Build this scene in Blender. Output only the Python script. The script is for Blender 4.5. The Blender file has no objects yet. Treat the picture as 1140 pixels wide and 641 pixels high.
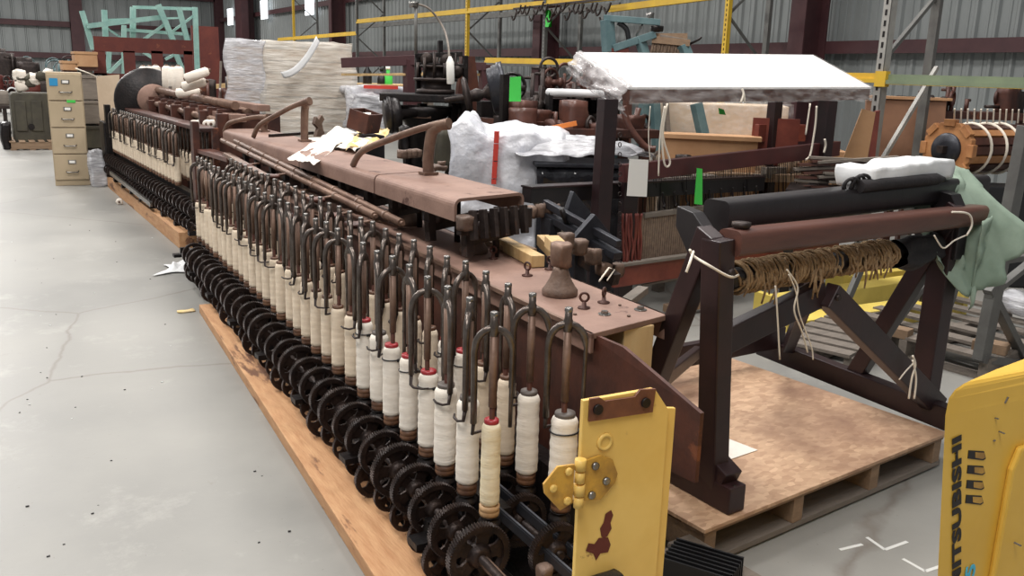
import bpy, bmesh, math, random
from mathutils import Vector, Matrix, noise
R = random.Random(7)
noise.seed_set(5)
C = bpy.context.scene.collection
V = Vector
PI = math.pi
# ------------------------------------------------------------------ camera
F = 976.0; CX, CY, H = 570.0, 320.5, 1.40
_down = V((-120, 4050, F)).normalized()
_vp = V((-33-CX, 67-CY, F))
_fy = (_vp-_down*_vp.dot(_down)).normalized()
_up = -_down
_rx = _fy.cross(_up)
if _rx.x < 0: _rx = -_rx
RM = Matrix((_rx, _fy, _up))
cam = bpy.data.objects.new('camera', bpy.data.cameras.new('camera')); C.objects.link(cam)
cam.data.sensor_width = 36; cam.data.lens = F/1140*36; cam.data.clip_end = 300; cam.data.clip_start = .05
mw = Matrix((RM@V((1,0,0)), RM@V((0,-1,0)), RM@V((0,0,-1)))).transposed().to_4x4()
mw.translation = V((0,0,H)); cam.matrix_world = mw
bpy.context.scene.camera = cam
CAMP = V((0,0,H))
def ray(px, py): return RM@V((px-CX, py-CY, F)).normalized()
def G(px, py, z=0.):
    "the place at height z on the sight line of a photo pixel"
    d = ray(px, py); return CAMP+d*((z-H)/d.z)
def L(px, py, p0, ang=90.):
    "the place on the upright plane through p0 with heading ang (0 = along the hall, 90 = across)"
    d = ray(px, py); a = math.radians(ang); nn = V((math.cos(a), -math.sin(a), 0))
    return CAMP+d*(nn.dot(V((p0[0], p0[1], 0)))/d.dot(nn))
def D(px, py, dist):
    d = ray(px, py); return CAMP+d*(dist/math.hypot(d.x, d.y))
# ------------------------------------------------------------------ materials
def lin(c):
    return tuple(((v/255)/12.92 if v/255 <= .04045 else ((v/255+.055)/1.055)**2.4) for v in c)+(1,)
M = {}
def mat(name, c1, c2=None, scale=6., rough=.6, metal=0., bump=0., bscale=None, stretch=(1,1,1), c3=None, s3=2., t3=.6, coat=0, detail=5, alpha=None, contrast=.15):
    m = bpy.data.materials.new(name); m.use_nodes = True; M[name] = m
    nt = m.node_tree; b = nt.nodes['Principled BSDF']; N = nt.nodes.new; K = nt.links.new
    b.inputs['Roughness'].default_value = rough; b.inputs['Metallic'].default_value = metal
    b.inputs['Coat Weight'].default_value = coat
    b.inputs['Base Color'].default_value = lin(c1)
    if c2 or bump or c3:
        tc = N('ShaderNodeTexCoord'); mp = N('ShaderNodeMapping'); mp.inputs['Scale'].default_value = stretch
        K(tc.outputs['Object'], mp.inputs['Vector'])
    if c2:
        nz = N('ShaderNodeTexNoise'); nz.inputs['Scale'].default_value = scale; nz.inputs['Detail'].default_value = detail
        nz.inputs['Roughness'].default_value = .65
        K(mp.outputs[0], nz.inputs['Vector'])
        rp = N('ShaderNodeValToRGB'); rp.color_ramp.elements[0].position = .5-contrast; rp.color_ramp.elements[1].position = .5+contrast
        rp.color_ramp.elements[0].color = lin(c1); rp.color_ramp.elements[1].color = lin(c2)
        K(nz.outputs[0], rp.inputs[0]); out = rp.outputs[0]
        if c3:
            n3 = N('ShaderNodeTexNoise'); n3.inputs['Scale'].default_value = s3; n3.inputs['Detail'].default_value = 8; n3.inputs['Roughness'].default_value = .7
            K(mp.outputs[0], n3.inputs['Vector'])
            r3 = N('ShaderNodeValToRGB'); r3.color_ramp.elements[0].position = t3; r3.color_ramp.elements[1].position = t3+.06
            K(n3.outputs[0], r3.inputs[0])
            mx = N('ShaderNodeMix'); mx.data_type = 'RGBA'; K(r3.outputs[0], mx.inputs[0]); K(out, mx.inputs[6]); mx.inputs[7].default_value = lin(c3)
            out = mx.outputs[2]
        K(out, b.inputs['Base Color'])
    if bump:
        nb = N('ShaderNodeTexNoise'); nb.inputs['Scale'].default_value = bscale or scale*4; nb.inputs['Detail'].default_value = 4
        K(mp.outputs[0], nb.inputs['Vector'])
        bp = N('ShaderNodeBump'); bp.inputs['Strength'].default_value = bump; bp.inputs['Distance'].default_value = .01
        K(nb.outputs[0], bp.inputs['Height']); K(bp.outputs[0], b.inputs['Normal'])
    if alpha is not None:
        b.inputs['Alpha'].default_value = alpha
    return m
def film(name, c, lo, hi, scale=8, stretch=(1,1,1), rough=.18, bump=.8):
    m = mat(name, c, rough=rough, bump=bump, bscale=scale*1.6, stretch=stretch)
    nt = m.node_tree; b = nt.nodes['Principled BSDF']; N = nt.nodes.new; K = nt.links.new
    mp = [n for n in nt.nodes if n.type == 'MAPPING'][0]
    nz = N('ShaderNodeTexNoise'); nz.inputs['Scale'].default_value = scale; nz.inputs['Detail'].default_value = 6
    K(mp.outputs[0], nz.inputs['Vector'])
    mr = N('ShaderNodeMapRange'); mr.inputs[1].default_value = .35; mr.inputs[2].default_value = .65; mr.inputs[3].default_value = lo; mr.inputs[4].default_value = hi
    K(nz.outputs[0], mr.inputs[0]); K(mr.outputs[0], b.inputs['Alpha'])
    return m
def glow(name, c, s):
    m = mat(name, c); b = m.node_tree.nodes['Principled BSDF']
    b.inputs['Emission Color'].default_value = lin(c); b.inputs['Emission Strength'].default_value = s; return m
mat('concrete', (150,147,141), (170,168,162), 1.1, .42, bump=.05, bscale=30, contrast=.3)
mat('siding', (118,122,121), (146,150,149), 1.2, .5, .25, stretch=(1,1,.3), contrast=.3)
mat('maroon', (62,32,36), (74,42,44), 3, .6)
mat('iron', (44,37,36), (66,56,52), 14, .5, .55, bump=.3, c3=(86,58,42), s3=9, t3=.62)
mat('black_iron', (24,22,23), (40,34,33), 12, .42, .5, bump=.3)
mat('gear_iron', (34,27,26), (58,44,38), 20, .45, .55, bump=.3)
mat('flyer_steel', (112,104,98), (74,64,58), 18, .33, .8, bump=.15, c3=(82,52,40), s3=14, t3=.62)
mat('steel', (150,148,144), (120,116,112), 20, .3, .9)
mat('rust_plate', (150,120,106), (126,98,86), 4, .62, .15, bump=.15, bscale=60, c3=(86,58,50), s3=6, t3=.62)
mat('rust_web', (92,54,42), (58,38,34), 5, .5, .3, bump=.25, c3=(120,72,50), s3=4, t3=.6)
mat('rust_rod', (134,108,92), (100,76,64), 9, .5, .35, bump=.2)
mat('rust_red', (104,48,38), (84,36,32), 3, .6, .2, bump=.2, c3=(130,74,52), s3=5, t3=.62)
mat('cast', (116,94,80), (88,70,60), 12, .6, .2, bump=.4)
mat('yarn', (230,214,192), (212,194,170), 9, .85, bump=.2, bscale=40, stretch=(1,1,6), contrast=.2)
mat('yarn_white', (238,230,218), (222,212,198), 9, .85, bump=.2, bscale=40, stretch=(1,1,6))
mat('yarn_old', (232,220,192), (214,196,160), 9, .85, bump=.25, bscale=40, stretch=(1,1,6))
mat('bobbin_wood', (112,78,54), (78,52,38), 20, .5)
mat('pale_wood_base', (186,152,112), (160,124,86), 20, .5)
mat('cap_grey', (88,80,74), rough=.5)
mat('lip_rust', (122,74,48), (88,50,36), 12, .6, bump=.2)
mat('ring_red', (150,34,40), rough=.4)
mat('black_plastic', (22,22,24), rough=.4)
mat('timber', (198,154,112), (178,130,90), 6, .7, bump=.25, stretch=(6,1,6), c3=(112,76,54), s3=1.6, t3=.56)
mat('pine', (206,176,128), (188,154,104), 7, .65, bump=.15, stretch=(6,6,1))
mat('pine_block', (214,188,142), (190,158,110), 7, .65, bump=.15, stretch=(1,1,.15), contrast=.25)
mat('pallet_wood', (150,124,98), (118,96,76), 6, .75, bump=.3, stretch=(1,6,6), contrast=.3)
mat('grey_wood', (132,122,112), (100,92,84), 6, .75, bump=.3, stretch=(1,6,6), contrast=.3)
mat('dark_wood', (46,26,27), (31,19,21), 5, .42, bump=.1, stretch=(1,1,1))
mat('black_wood', (36,31,32), (25,22,24), 6, .38, bump=.1)
mat('red_wood', (128,64,50), (100,44,38), 5, .5, bump=.15)
mat('brown_beam', (104,66,54), (74,48,42), 5, .4, bump=.15, stretch=(.4,3,3), contrast=.25)
mat('orange_wood', (182,130,84), (158,106,66), 8, .5, bump=.1)
mat('yellow_paint', (232,196,112), (220,180,92), 3, .45, bump=.06, c3=(150,110,62), s3=7, t3=.64)
mat('yellow_worn_and_lit', (206,158,62), (150,112,54), 16, .45, bump=.1)  # worn yellow of the hinge; also the painted lit part of the vent slots
mat('yellow_truck', (226,182,76), (216,170,64), 3, .4, bump=.04, c3=(150,112,50), s3=9, t3=.72)
mat('yellow_beam', (238,214,112), (220,194,92), 3, .5)
mat('rack_yellow', (214,176,44), (196,158,50), 3, .5)
mat('rack_grey', (112,112,108), (92,90,88), 5, .5, .3)
mat('rack_light', (158,156,150), (134,132,128), 5, .5, .2)
mat('rack_green', (120,132,104), (104,116,94), 4, .55)
mat('teal', (150,186,176), (126,166,158), 5, .55)
mat('teal_machine', (98,122,124), (76,102,106), 6, .5)
mat('cabinet', (184,166,138), (174,156,128), 2, .45)
mat('cabinet_dark', (140,124,96), rough=.5)
mat('card', (186,146,108), (170,128,92), 3, .8, bump=.1)
mat('card_pale', (204,184,160), (190,170,146), 3, .8)
mat('paper', (236,230,220), (222,214,204), 4, .8)
mat('paper_yellow', (226,190,110), (232,214,176), 5, .8)
mat('white_tag', (240,238,232), rough=.6)
mat('green_tag', (70,200,80), rough=.6)
mat('string', (228,218,202), rough=.8)
mat('rope', (178,150,114), (138,110,80), 60, .9, bump=.6)
mat('green_cloth', (138,154,138), (116,134,118), 4, .85, bump=.2)
mat('white_cloth', (222,222,222), (206,208,208), 4, .8, bump=.3)
mat('tarp', (224,224,228), (188,190,198), 4, .25, bump=1.2, bscale=16)
mat('black_cloth', (26,24,26), (38,34,36), 10, .8, bump=.4)
mat('grey_green', (84,80,66), (66,62,54), 5, .6, .2, bump=.2)
mat('warp_yarn', (138,118,100), (112,94,80), 30, .9)
mat('blue_tag', (40,140,190), rough=.5)
mat('dark_grey_steel', (62,64,70), (46,46,52), 8, .4, .5, bump=.2)
mat('bright_red', (196,60,48), rough=.6)
mat('orange', (214,120,48), rough=.6)
mat('print_black', (26,20,20), rough=.5)
mat('print_blue', (70,176,204), rough=.5)
mat('paint_white', (214,214,210), rough=.6)
mat('grime', (96,90,84), rough=.7)
mat('black_glossy', (24,24,28), (50,50,54), 6, .12, bump=.6, bscale=14)
film('wrap', (222,216,206), .35, .85, 5, (1,1,7), .15)
film('wrap_silver', (208,208,212), .4, .9, 9, (1,1,5), .12, 1.)
film('wrap_clear', (226,222,220), .02, .24, 7, (1,3,3), .12, 1.)
mat('loom_rail', (84,40,38), (64,32,32), 4, .45, bump=.1)
film('wrap_left', (206,202,202), .12, .6, 7, (1,2,2), .12, .8)
mat('brown_box', (140,102,78), (120,86,66), 4, .6)
film('canopy_top_film', (240,238,236), .9, 1, 3, (1,1,1), .3, .25)
glow('window_light', (235,240,245), 3.0)
# floor: worn concrete with lighter traffic haze, stains, hairline cracks
def floor_mat():
    m = bpy.data.materials.new('floor_concrete'); m.use_nodes = True; M['floor'] = m
    nt = m.node_tree; b = nt.nodes['Principled BSDF']; N = nt.nodes.new; K = nt.links.new
    tc = N('ShaderNodeTexCoord')
    def nz(s, d=6, r=.6):
        n = N('ShaderNodeTexNoise'); n.inputs['Scale'].default_value = s; n.inputs['Detail'].default_value = d; n.inputs['Roughness'].default_value = r
        K(tc.outputs['Object'], n.inputs['Vector']); return n.outputs[0]
    def ramp(i, p0, c0, p1, c1):
        r = N('ShaderNodeValToRGB'); r.color_ramp.elements[0].position = p0; r.color_ramp.elements[1].position = p1
        r.color_ramp.elements[0].color = c0; r.color_ramp.elements[1].color = c1; K(i, r.inputs[0]); return r.outputs[0]
    def mix(f, a, bb, mode='MIX'):
        x = N('ShaderNodeMix'); x.data_type = 'RGBA'; x.blend_type = mode
        if hasattr(f, 'links'): K(f, x.inputs[0])
        else: x.inputs[0].default_value = f
        for k, v in ((6, a), (7, bb)):
            if hasattr(v, 'links'): K(v, x.inputs[k])
            else: x.inputs[k].default_value = v
        return x.outputs[2]
    w, k0 = (1,1,1,1), (0,0,0,1)
    base = ramp(nz(.8), .3, lin((126,125,121)), .7, lin((150,148,142)))
    base = mix(ramp(nz(2.2, 10, .75), .56, k0, .8, w), base, lin((166,164,158)))
    base = mix(ramp(nz(9, 8, .7), .66, k0, .74, (.5,.5,.5,1)), base, lin((120,114,106)))
    base = mix(ramp(nz(60, 3, .6), .7, k0, .74, (.6,.6,.6,1)), base, lin((110,104,98)))
    # hairline cracks
    vo = N('ShaderNodeTexVoronoi'); vo.feature = 'DISTANCE_TO_EDGE'; vo.inputs['Scale'].default_value = .33
    wp = N('ShaderNodeMix'); wp.data_type = 'RGBA'; wp.inputs[0].default_value = .12
    n2 = N('ShaderNodeTexNoise'); n2.inputs['Scale'].default_value = 3; n2.inputs['Detail'].default_value = 6; K(tc.outputs['Object'], n2.inputs['Vector'])
    K(tc.outputs['Object'], wp.inputs[6]); K(n2.outputs[1], wp.inputs[7]); K(wp.outputs[2], vo.inputs['Vector'])
    base = mix(ramp(vo.outputs[0], .0, (.7,.7,.7,1), .004, k0), base, lin((112,104,96)))
    K(base, b.inputs['Base Color'])
    rr = N('ShaderNodeMapRange'); rr.inputs[3].default_value = .32; rr.inputs[4].default_value = .6; K(nz(1.6, 6), rr.inputs[0]); K(rr.outputs[0], b.inputs['Roughness'])
    bp = N('ShaderNodeBump'); bp.inputs['Strength'].default_value = .12; bp.inputs['Distance'].default_value = .01; K(nz(6, 8, .7), bp.inputs['Height']); K(bp.outputs[0], b.inputs['Normal'])
floor_mat()
# oriented strand board: flake pattern
def osb_mat():
    m = bpy.data.materials.new('osb'); m.use_nodes = True; M['osb'] = m
    nt = m.node_tree; b = nt.nodes['Principled BSDF']; N = nt.nodes.new; K = nt.links.new
    tc = N('ShaderNodeTexCoord'); mp = N('ShaderNodeMapping'); mp.inputs['Scale'].default_value = (1,1.8,1); mp.inputs['Rotation'].default_value = (0,0,.5); K(tc.outputs['Object'], mp.inputs[0])
    vo = N('ShaderNodeTexVoronoi'); vo.inputs['Scale'].default_value = 34; K(mp.outputs[0], vo.inputs['Vector'])
    r = N('ShaderNodeValToRGB'); K(vo.outputs['Color'], r.inputs[0])
    r.color_ramp.elements[0].color = lin((168,132,104)); r.color_ramp.elements[1].color = lin((210,176,144))
    n = N('ShaderNodeTexNoise'); n.inputs['Scale'].default_value = 3.5; n.inputs['Detail'].default_value = 7; K(tc.outputs['Object'], n.inputs[0])
    r2 = N('ShaderNodeValToRGB'); r2.color_ramp.elements[0].position = .45; r2.color_ramp.elements[1].position = .72; K(n.outputs[0], r2.inputs[0])
    r2.color_ramp.elements[0].color = (0,0,0,1); r2.color_ramp.elements[1].color = (.85,.85,.85,1)
    x = N('ShaderNodeMix'); x.data_type = 'RGBA'; K(r2.outputs[0], x.inputs[0]); K(r.outputs[0], x.inputs[6]); x.inputs[7].default_value = lin((134,100,80))
    K(x.outputs[2], b.inputs['Base Color']); b.inputs['Roughness'].default_value = .55
osb_mat()
# ------------------------------------------------------------------ mesh builder
def rot(ax, a): return Matrix.Rotation(a, 3, ax)
def basis(z, hint=V((0,0,1))):
    z = V(z).normalized(); x = V(hint).cross(z)
    if x.length < 1e-4: x = V((1,0,0)).cross(z)
    if x.length < 1e-4: x = V((0,1,0)).cross(z)
    x.normalize(); y = z.cross(x); return Matrix((x, y, z)).transposed()
class MB:
    def __init__(s): s.v = []; s.f = []; s.sm = []
    def add(s, vs, fs, smooth=False):
        o = len(s.v); s.v += [V(q) for q in vs]; s.f += [tuple(i+o for i in f) for f in fs]; s.sm += [smooth]*len(fs); return s
    def box(s, c, size, m=None):
        hx, hy, hz = size[0]/2, size[1]/2, size[2]/2
        vs = [V((x,y,z)) for x in (-hx,hx) for y in (-hy,hy) for z in (-hz,hz)]
        if m is not None: vs = [m@q for q in vs]
        c = V(c)
        return s.add([q+c for q in vs], [(0,1,3,2),(4,6,7,5),(0,4,5,1),(2,3,7,6),(0,2,6,4),(1,5,7,3)])
    def mm(s, a, b): # box from min to max
        a = V(a); b = V(b); return s.box((a+b)/2, b-a)
    def beam(s, a, b, w, h, hint=V((0,0,1)), ext=0.):
        a = V(a); b = V(b); d = (b-a)
        if tuple(hint) == (0,1,0) and abs(d.z) < .85*d.length: hint = V((0,0,1))
        d = d; n = d.normalized(); a = a-n*ext; b = b+n*ext; B = basis(b-a, hint)
        return s.box((a+b)/2, (w, h, (b-a).length), B)
    def prism(s, poly, d, m=None, off=V((0,0,0))): # poly in local xy, thickness d in z (centred)
        n = len(poly); vs = [V((p[0],p[1],-d/2)) for p in poly]+[V((p[0],p[1],d/2)) for p in poly]
        if m is not None: vs = [m@q for q in vs]
        vs = [q+V(off) for q in vs]
        fs = [tuple(range(n-1,-1,-1)), tuple(range(n,2*n))]+[(i,(i+1)%n,n+(i+1)%n,n+i) for i in range(n)]
        return s.add(vs, fs)
    def tube(s, pts, r, n=8, caps=True, smooth=True):
        pts = [V(p) for p in pts]; k = len(pts); rs = r if isinstance(r, (list,tuple)) else [r]*k
        vs = []; prev = None
        for i, p in enumerate(pts):
            t = (pts[min(i+1,k-1)]-pts[max(i-1,0)]).normalized()
            if prev is None: B = basis(t)
            else:
                x = prev.col[0]-t*prev.col[0].dot(t)
                if x.length < 1e-5: B = basis(t)
                else:
                    x.normalize(); B = Matrix((x, t.cross(x), t)).transposed()
            prev = B
            for j in range(n):
                a = 2*PI*j/n; vs.append(p+B@V((math.cos(a)*rs[i], math.sin(a)*rs[i], 0)))
        fs = [(i*n+j, i*n+(j+1)%n, (i+1)*n+(j+1)%n, (i+1)*n+j) for i in range(k-1) for j in range(n)]
        s.add(vs, fs, smooth)
        if caps:
            o = len(s.v)-len(vs)
            s.f += [tuple(o+j for j in range(n-1,-1,-1)), tuple(o+(k-1)*n+j for j in range(n))]; s.sm += [False]*2
        return s
    def lathe(s, prof, c=(0,0,0), ax=(0,0,1), n=20, smooth=True): # prof: (r, h)
        B = basis(ax); c = V(c); k = len(prof); vs = []
        for r, h in prof:
            for j in range(n):
                a = 2*PI*j/n; vs.append(c+B@V((math.cos(a)*r, math.sin(a)*r, h)))
        fs = [(i*n+j, i*n+(j+1)%n, (i+1)*n+(j+1)%n, (i+1)*n+j) for i in range(k-1) for j in range(n)]
        s.add(vs, fs, smooth)
        o = len(s.v)-len(vs)
        s.f += [tuple(o+j for j in range(n-1,-1,-1)), tuple(o+(k-1)*n+j for j in range(n))]; s.sm += [False]*2
        return s
    def cyl(s, a, b, r, n=14): 
        a = V(a); b = V(b); return s.lathe([(r,0),(r,(b-a).length)], a, b-a, n)
    def ring(s, c, ax, R_, r, n=20, k=6):
        B = basis(ax); c = V(c); vs = []
        for i in range(n):
            a = 2*PI*i/n; u = V((math.cos(a), math.sin(a), 0))
            for j in range(k):
                t = 2*PI*j/k; vs.append(c+B@(u*(R_+r*math.cos(t))+V((0,0,r*math.sin(t)))))
        fs = [(i*k+j, ((i+1)%n)*k+j, ((i+1)%n)*k+(j+1)%k, i*k+(j+1)%k) for i in range(n) for j in range(k)]
        return s.add(vs, fs, True)
    def grid(s, fn, nu, nv, thick=0., smooth=True, cu=False):
        "surface fn(u,v) with u,v in 0..1, given real thickness"
        P = [[V(fn(i/nu, j/nv)) for j in range(nv+1)] for i in range(nu+1)]
        vs = [p for row in P for p in row]; w = nv+1
        fs = [(i*w+j, (i+1)*w+j, (i+1)*w+j+1, i*w+j+1) for i in range(nu) for j in range(nv)]
        if thick:
            nr = []
            for i in range(nu+1):
                for j in range(nv+1):
                    a = P[min(i+1,nu)][j]-P[max(i-1,0)][j]; b = P[i][min(j+1,nv)]-P[i][max(j-1,0)]
                    q = a.cross(b); nr.append(q.normalized() if q.length > 1e-9 else V((0,0,1)))
            n0 = len(vs); vs2 = vs+[p-nn*thick for p, nn in zip(vs, nr)]
            fs2 = fs+[tuple(n0+k for k in reversed(f)) for f in fs]
            per = [(i,0) for i in range(nu)]+[(nu,j) for j in range(nv)]+[(i,nv) for i in range(nu,0,-1)]+[(0,j) for j in range(nv,0,-1)]
            idx = [i*w+j for i, j in per]; m = len(idx)
            fs2 += [(idx[q], n0+idx[q], n0+idx[(q+1)%m], idx[(q+1)%m]) for q in range(m)]
            return s.add(vs2, fs2, smooth)
        return s.add(vs, fs, smooth)
    def nbox(s, c, size, n=(8,8,8), amp=.02, fr=3., round_=.0, seed=0, m=None, warp=None):
        "box with wrinkled faces"
        c = V(c); idx = {}; vs = []; fs = []
        def key(i,j,k):
            if (i,j,k) not in idx:
                p = V((i/n[0]*2-1, j/n[1]*2-1, k/n[2]*2-1))
                q = p.copy()
                if round_:
                    l = max(abs(p.x),abs(p.y),abs(p.z)); sp = p.normalized()*l*1.05; q = p.lerp(sp, round_)
                q = V((q.x*size[0]/2, q.y*size[1]/2, q.z*size[2]/2))
                if warp: q = warp(q)
                w = noise.noise_vector(q*fr+V((seed*7.3,seed*3.1,seed)))
                w2 = noise.noise_vector(q*fr*3+V((seed,seed*3.1,9)))
                q = q+(w+w2*.4)*amp
                if m is not None: q = m@q
                idx[(i,j,k)] = len(vs); vs.append(c+q)
            return idx[(i,j,k)]
        for i in range(n[0]):
            for j in range(n[1]):
                fs.append((key(i,j,0),key(i,j+1,0),key(i+1,j+1,0),key(i+1,j,0)))
                fs.append((key(i,j,n[2]),key(i+1,j,n[2]),key(i+1,j+1,n[2]),key(i,j+1,n[2])))
        for i in range(n[0]):
            for k in range(n[2]):
                fs.append((key(i,0,k),key(i+1,0,k),key(i+1,0,k+1),key(i,0,k+1)))
                fs.append((key(i,n[1],k),key(i,n[1],k+1),key(i+1,n[1],k+1),key(i+1,n[1],k)))
        for j in range(n[1]):
            for k in range(n[2]):
                fs.append((key(0,j,k),key(0,j,k+1),key(0,j+1,k+1),key(0,j+1,k)))
                fs.append((key(n[0],j,k),key(n[0],j+1,k),key(n[0],j+1,k+1),key(n[0],j,k+1)))
        return s.add(vs, fs, True)
    def build(s, name, material, parent=None, bevel=0., base=None, label=None, fix=True):
        me = bpy.data.meshes.new(name)
        root = parent
        while root is not None and root.parent is not None: root = root.parent
        if root is not None: off = V(root['_o'])
        elif base is not None: off = V(base)
        else:
            xs = [q.x for q in s.v]; ys = [q.y for q in s.v]; off = V(((min(xs)+max(xs))/2, (min(ys)+max(ys))/2, min(q.z for q in s.v)))
        me.from_pydata([q-off for q in s.v], [], s.f); me.validate()
        me.polygons.foreach_set('use_smooth', s.sm if len(s.sm) == len(me.polygons) else [False]*len(me.polygons))
        bm = bmesh.new(); bm.from_mesh(me)
        bmesh.ops.recalc_face_normals(bm, faces=bm.faces)
        if bevel:
            es = [e for e in bm.edges if len(e.link_faces) == 2 and e.calc_face_angle(0) > .6 and not (e.link_faces[0].smooth and e.link_faces[1].smooth)]
            bmesh.ops.bevel(bm, geom=es, offset=bevel, segments=2, affect='EDGES', profile=.6)
        bm.to_mesh(me); bm.free()
        me.materials.append(M[material] if isinstance(material, str) else material)
        o = bpy.data.objects.new(name, me); C.objects.link(o)
        if parent is not None: o.parent = parent
        else: o.location = off; 
        if label: o['label'] = label
        return o
def tag(o, label, cat, group=None, kind=None):
    o['label'] = label; o['category'] = cat
    if group: o['group'] = group
    if kind: o['kind'] = kind
    return o
OFF = []
def thing(name, label, cat, loc=(0,0,0), group=None):
    o = bpy.data.objects.new(name, None); C.objects.link(o); o.location = loc; o['_o'] = tuple(loc); OFF.append(o)
    o.empty_display_size = .1
    return tag(o, label, cat, group)
def struct(o): o['kind'] = 'structure'; return o
def kids(o): return [c for c in C.objects if c.parent == o]
def dup(root, loc, rz=0., label=None, scale=None):
    r = root.copy(); C.objects.link(r); r.location = loc; r.rotation_euler = (0,0,rz)
    if scale: r.scale = scale
    if label: r['label'] = label
    for ch in list(root.children):
        c = ch.copy(); C.objects.link(c); c.parent = r
        for g in list(ch.children):
            d = g.copy(); C.objects.link(d); d.parent = c
    return r
def arc(c, r, a0, a1, n, ux=V((1,0,0)), uy=V((0,0,1))):
    return [V(c)+ux*(r*math.cos(a0+(a1-a0)*i/n))+uy*(r*math.sin(a0+(a1-a0)*i/n)) for i in range(n+1)]
def bez(p, n=12):
    "smooth curve through points"
    p = [V(q) for q in p]; out = []
    for i in range(len(p)-1):
        a = p[max(i-1,0)]; b = p[i]; c = p[i+1]; d = p[min(i+2,len(p)-1)]
        for k in range(n):
            t = k/n; out.append(.5*((2*b)+(c-a)*t+(2*a-5*b+4*c-d)*t*t+(3*b-a-3*c+d)*t*t*t))
    return out+[p[-1]]

# ------------------------------------------------------------------ the hall
struct(MB().mm((-9,-3,-.15),(12.62,54,0)).build('floor', 'floor'))
def siding_wall(name, a, b, h, pitch=.31, side=1):
    "ribbed sheet wall from a to b, ribs towards the hall"
    a = V(a); b = V(b); d = (b-a).normalized(); nn = V((d.y,-d.x,0))*side; ln = (b-a).length
    m = MB(); prof = []
    k = int(ln/pitch)
    for i in range(k+1):
        s0 = i*pitch
        prof += [(s0,0),(s0+.03,.04),(s0+.07,.04),(s0+.10,0),(s0+.155,0),(s0+.165,.012),(s0+.19,.012),(s0+.20,0)]
    lo = [a+d*s+nn*t for s, t in prof]; hi = [q+V((0,0,h)) for q in lo]; n = len(lo)
    back0 = [a+nn*-.08, a+d*prof[-1][0]+nn*-.08]; 
    m.add(lo+hi+back0+[q+V((0,0,h)) for q in back0], [(i,i+1,n+i+1,n+i) for i in range(n-1)]+[(2*n,2*n+1,2*n+3,2*n+2),(0,2*n,2*n+2,n),(n-1,2*n+1,2*n+3,2*n-1)])
    return struct(m.build(name, 'siding'))
siding_wall('wall_right', (12.5,-3,0), (12.5,54,0), 7.5, .31, -1)
siding_wall('wall_back', (-9,53.5,0), (12.5,53.5,0), 7.5, .55, 1)
nt_ = [0]
def trim(m, mt='maroon', b=0.):
    nt_[0] += 1; return struct(m.build('trim_%d' % nt_[0], mt, bevel=b))
for z in (2.02, 4.0, 6.0): trim(MB().mm((12.22,-3,z),(12.42,53.3,z+.1)).mm((12.22,-3,z-.1),(12.25,53.3,z)))
for z in (1.65, 3.25, 5.0): trim(MB().mm((-9,53.1,z),(12.2,53.35,z+.28)))
# building columns: I sections
def icolumn(x, y, w=.34, d=.45, h=7.4, along=True):
    m = MB().mm((x-.02,y-d/2,0),(x+.02,y+d/2,h)).mm((x-w/2,y-d/2,0),(x+w/2,y-d/2+.03,h)).mm((x-w/2,y+d/2-.03,0),(x+w/2,y+d/2,h))
    return trim(m)
for px in (897, 607, 376):
    p = L(px, 60, (11.95,0), 0); 
    m = MB().mm((p.x-.28,p.y-.16,0),(p.x-.25,p.y+.16,7.4)).mm((p.x-.25,p.y-.02,0),(p.x+.25,p.y+.02,7.4)).mm((p.x+.25,p.y-.16,0),(p.x+.28,p.y+.16,7.4)); trim(m)
for px in (277,):
    p = L(px, 60, (11.95,0), 0); trim(MB().mm((p.x-.45,p.y-.6,0),(p.x-.1,p.y+.6,7.4)).mm((p.x-.1,p.y-.1,0),(p.x+.3,p.y+.1,7.4)))
for px in (88, 247):
    p = L(px, 60, (0,53.0), 90); trim(MB().mm((p.x-.3,52.7,0),(p.x+.3,52.8,7.4)).mm((p.x-.05,52.8,0),(p.x+.05,53.2,7.4)).mm((p.x-.3,53.1,0),(p.x+.3,53.2,7.4)))
for i, (px, py) in enumerate(((260,19),(298,11),(349,5))):
    p = L(px, py, (12.36,0), 0)
    struct(MB().mm((12.16,p.y-.5,p.z-.42),(12.21,p.y+.5,p.z+.42)).build('window_%d' % (i+1), 'window_light'))
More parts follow.
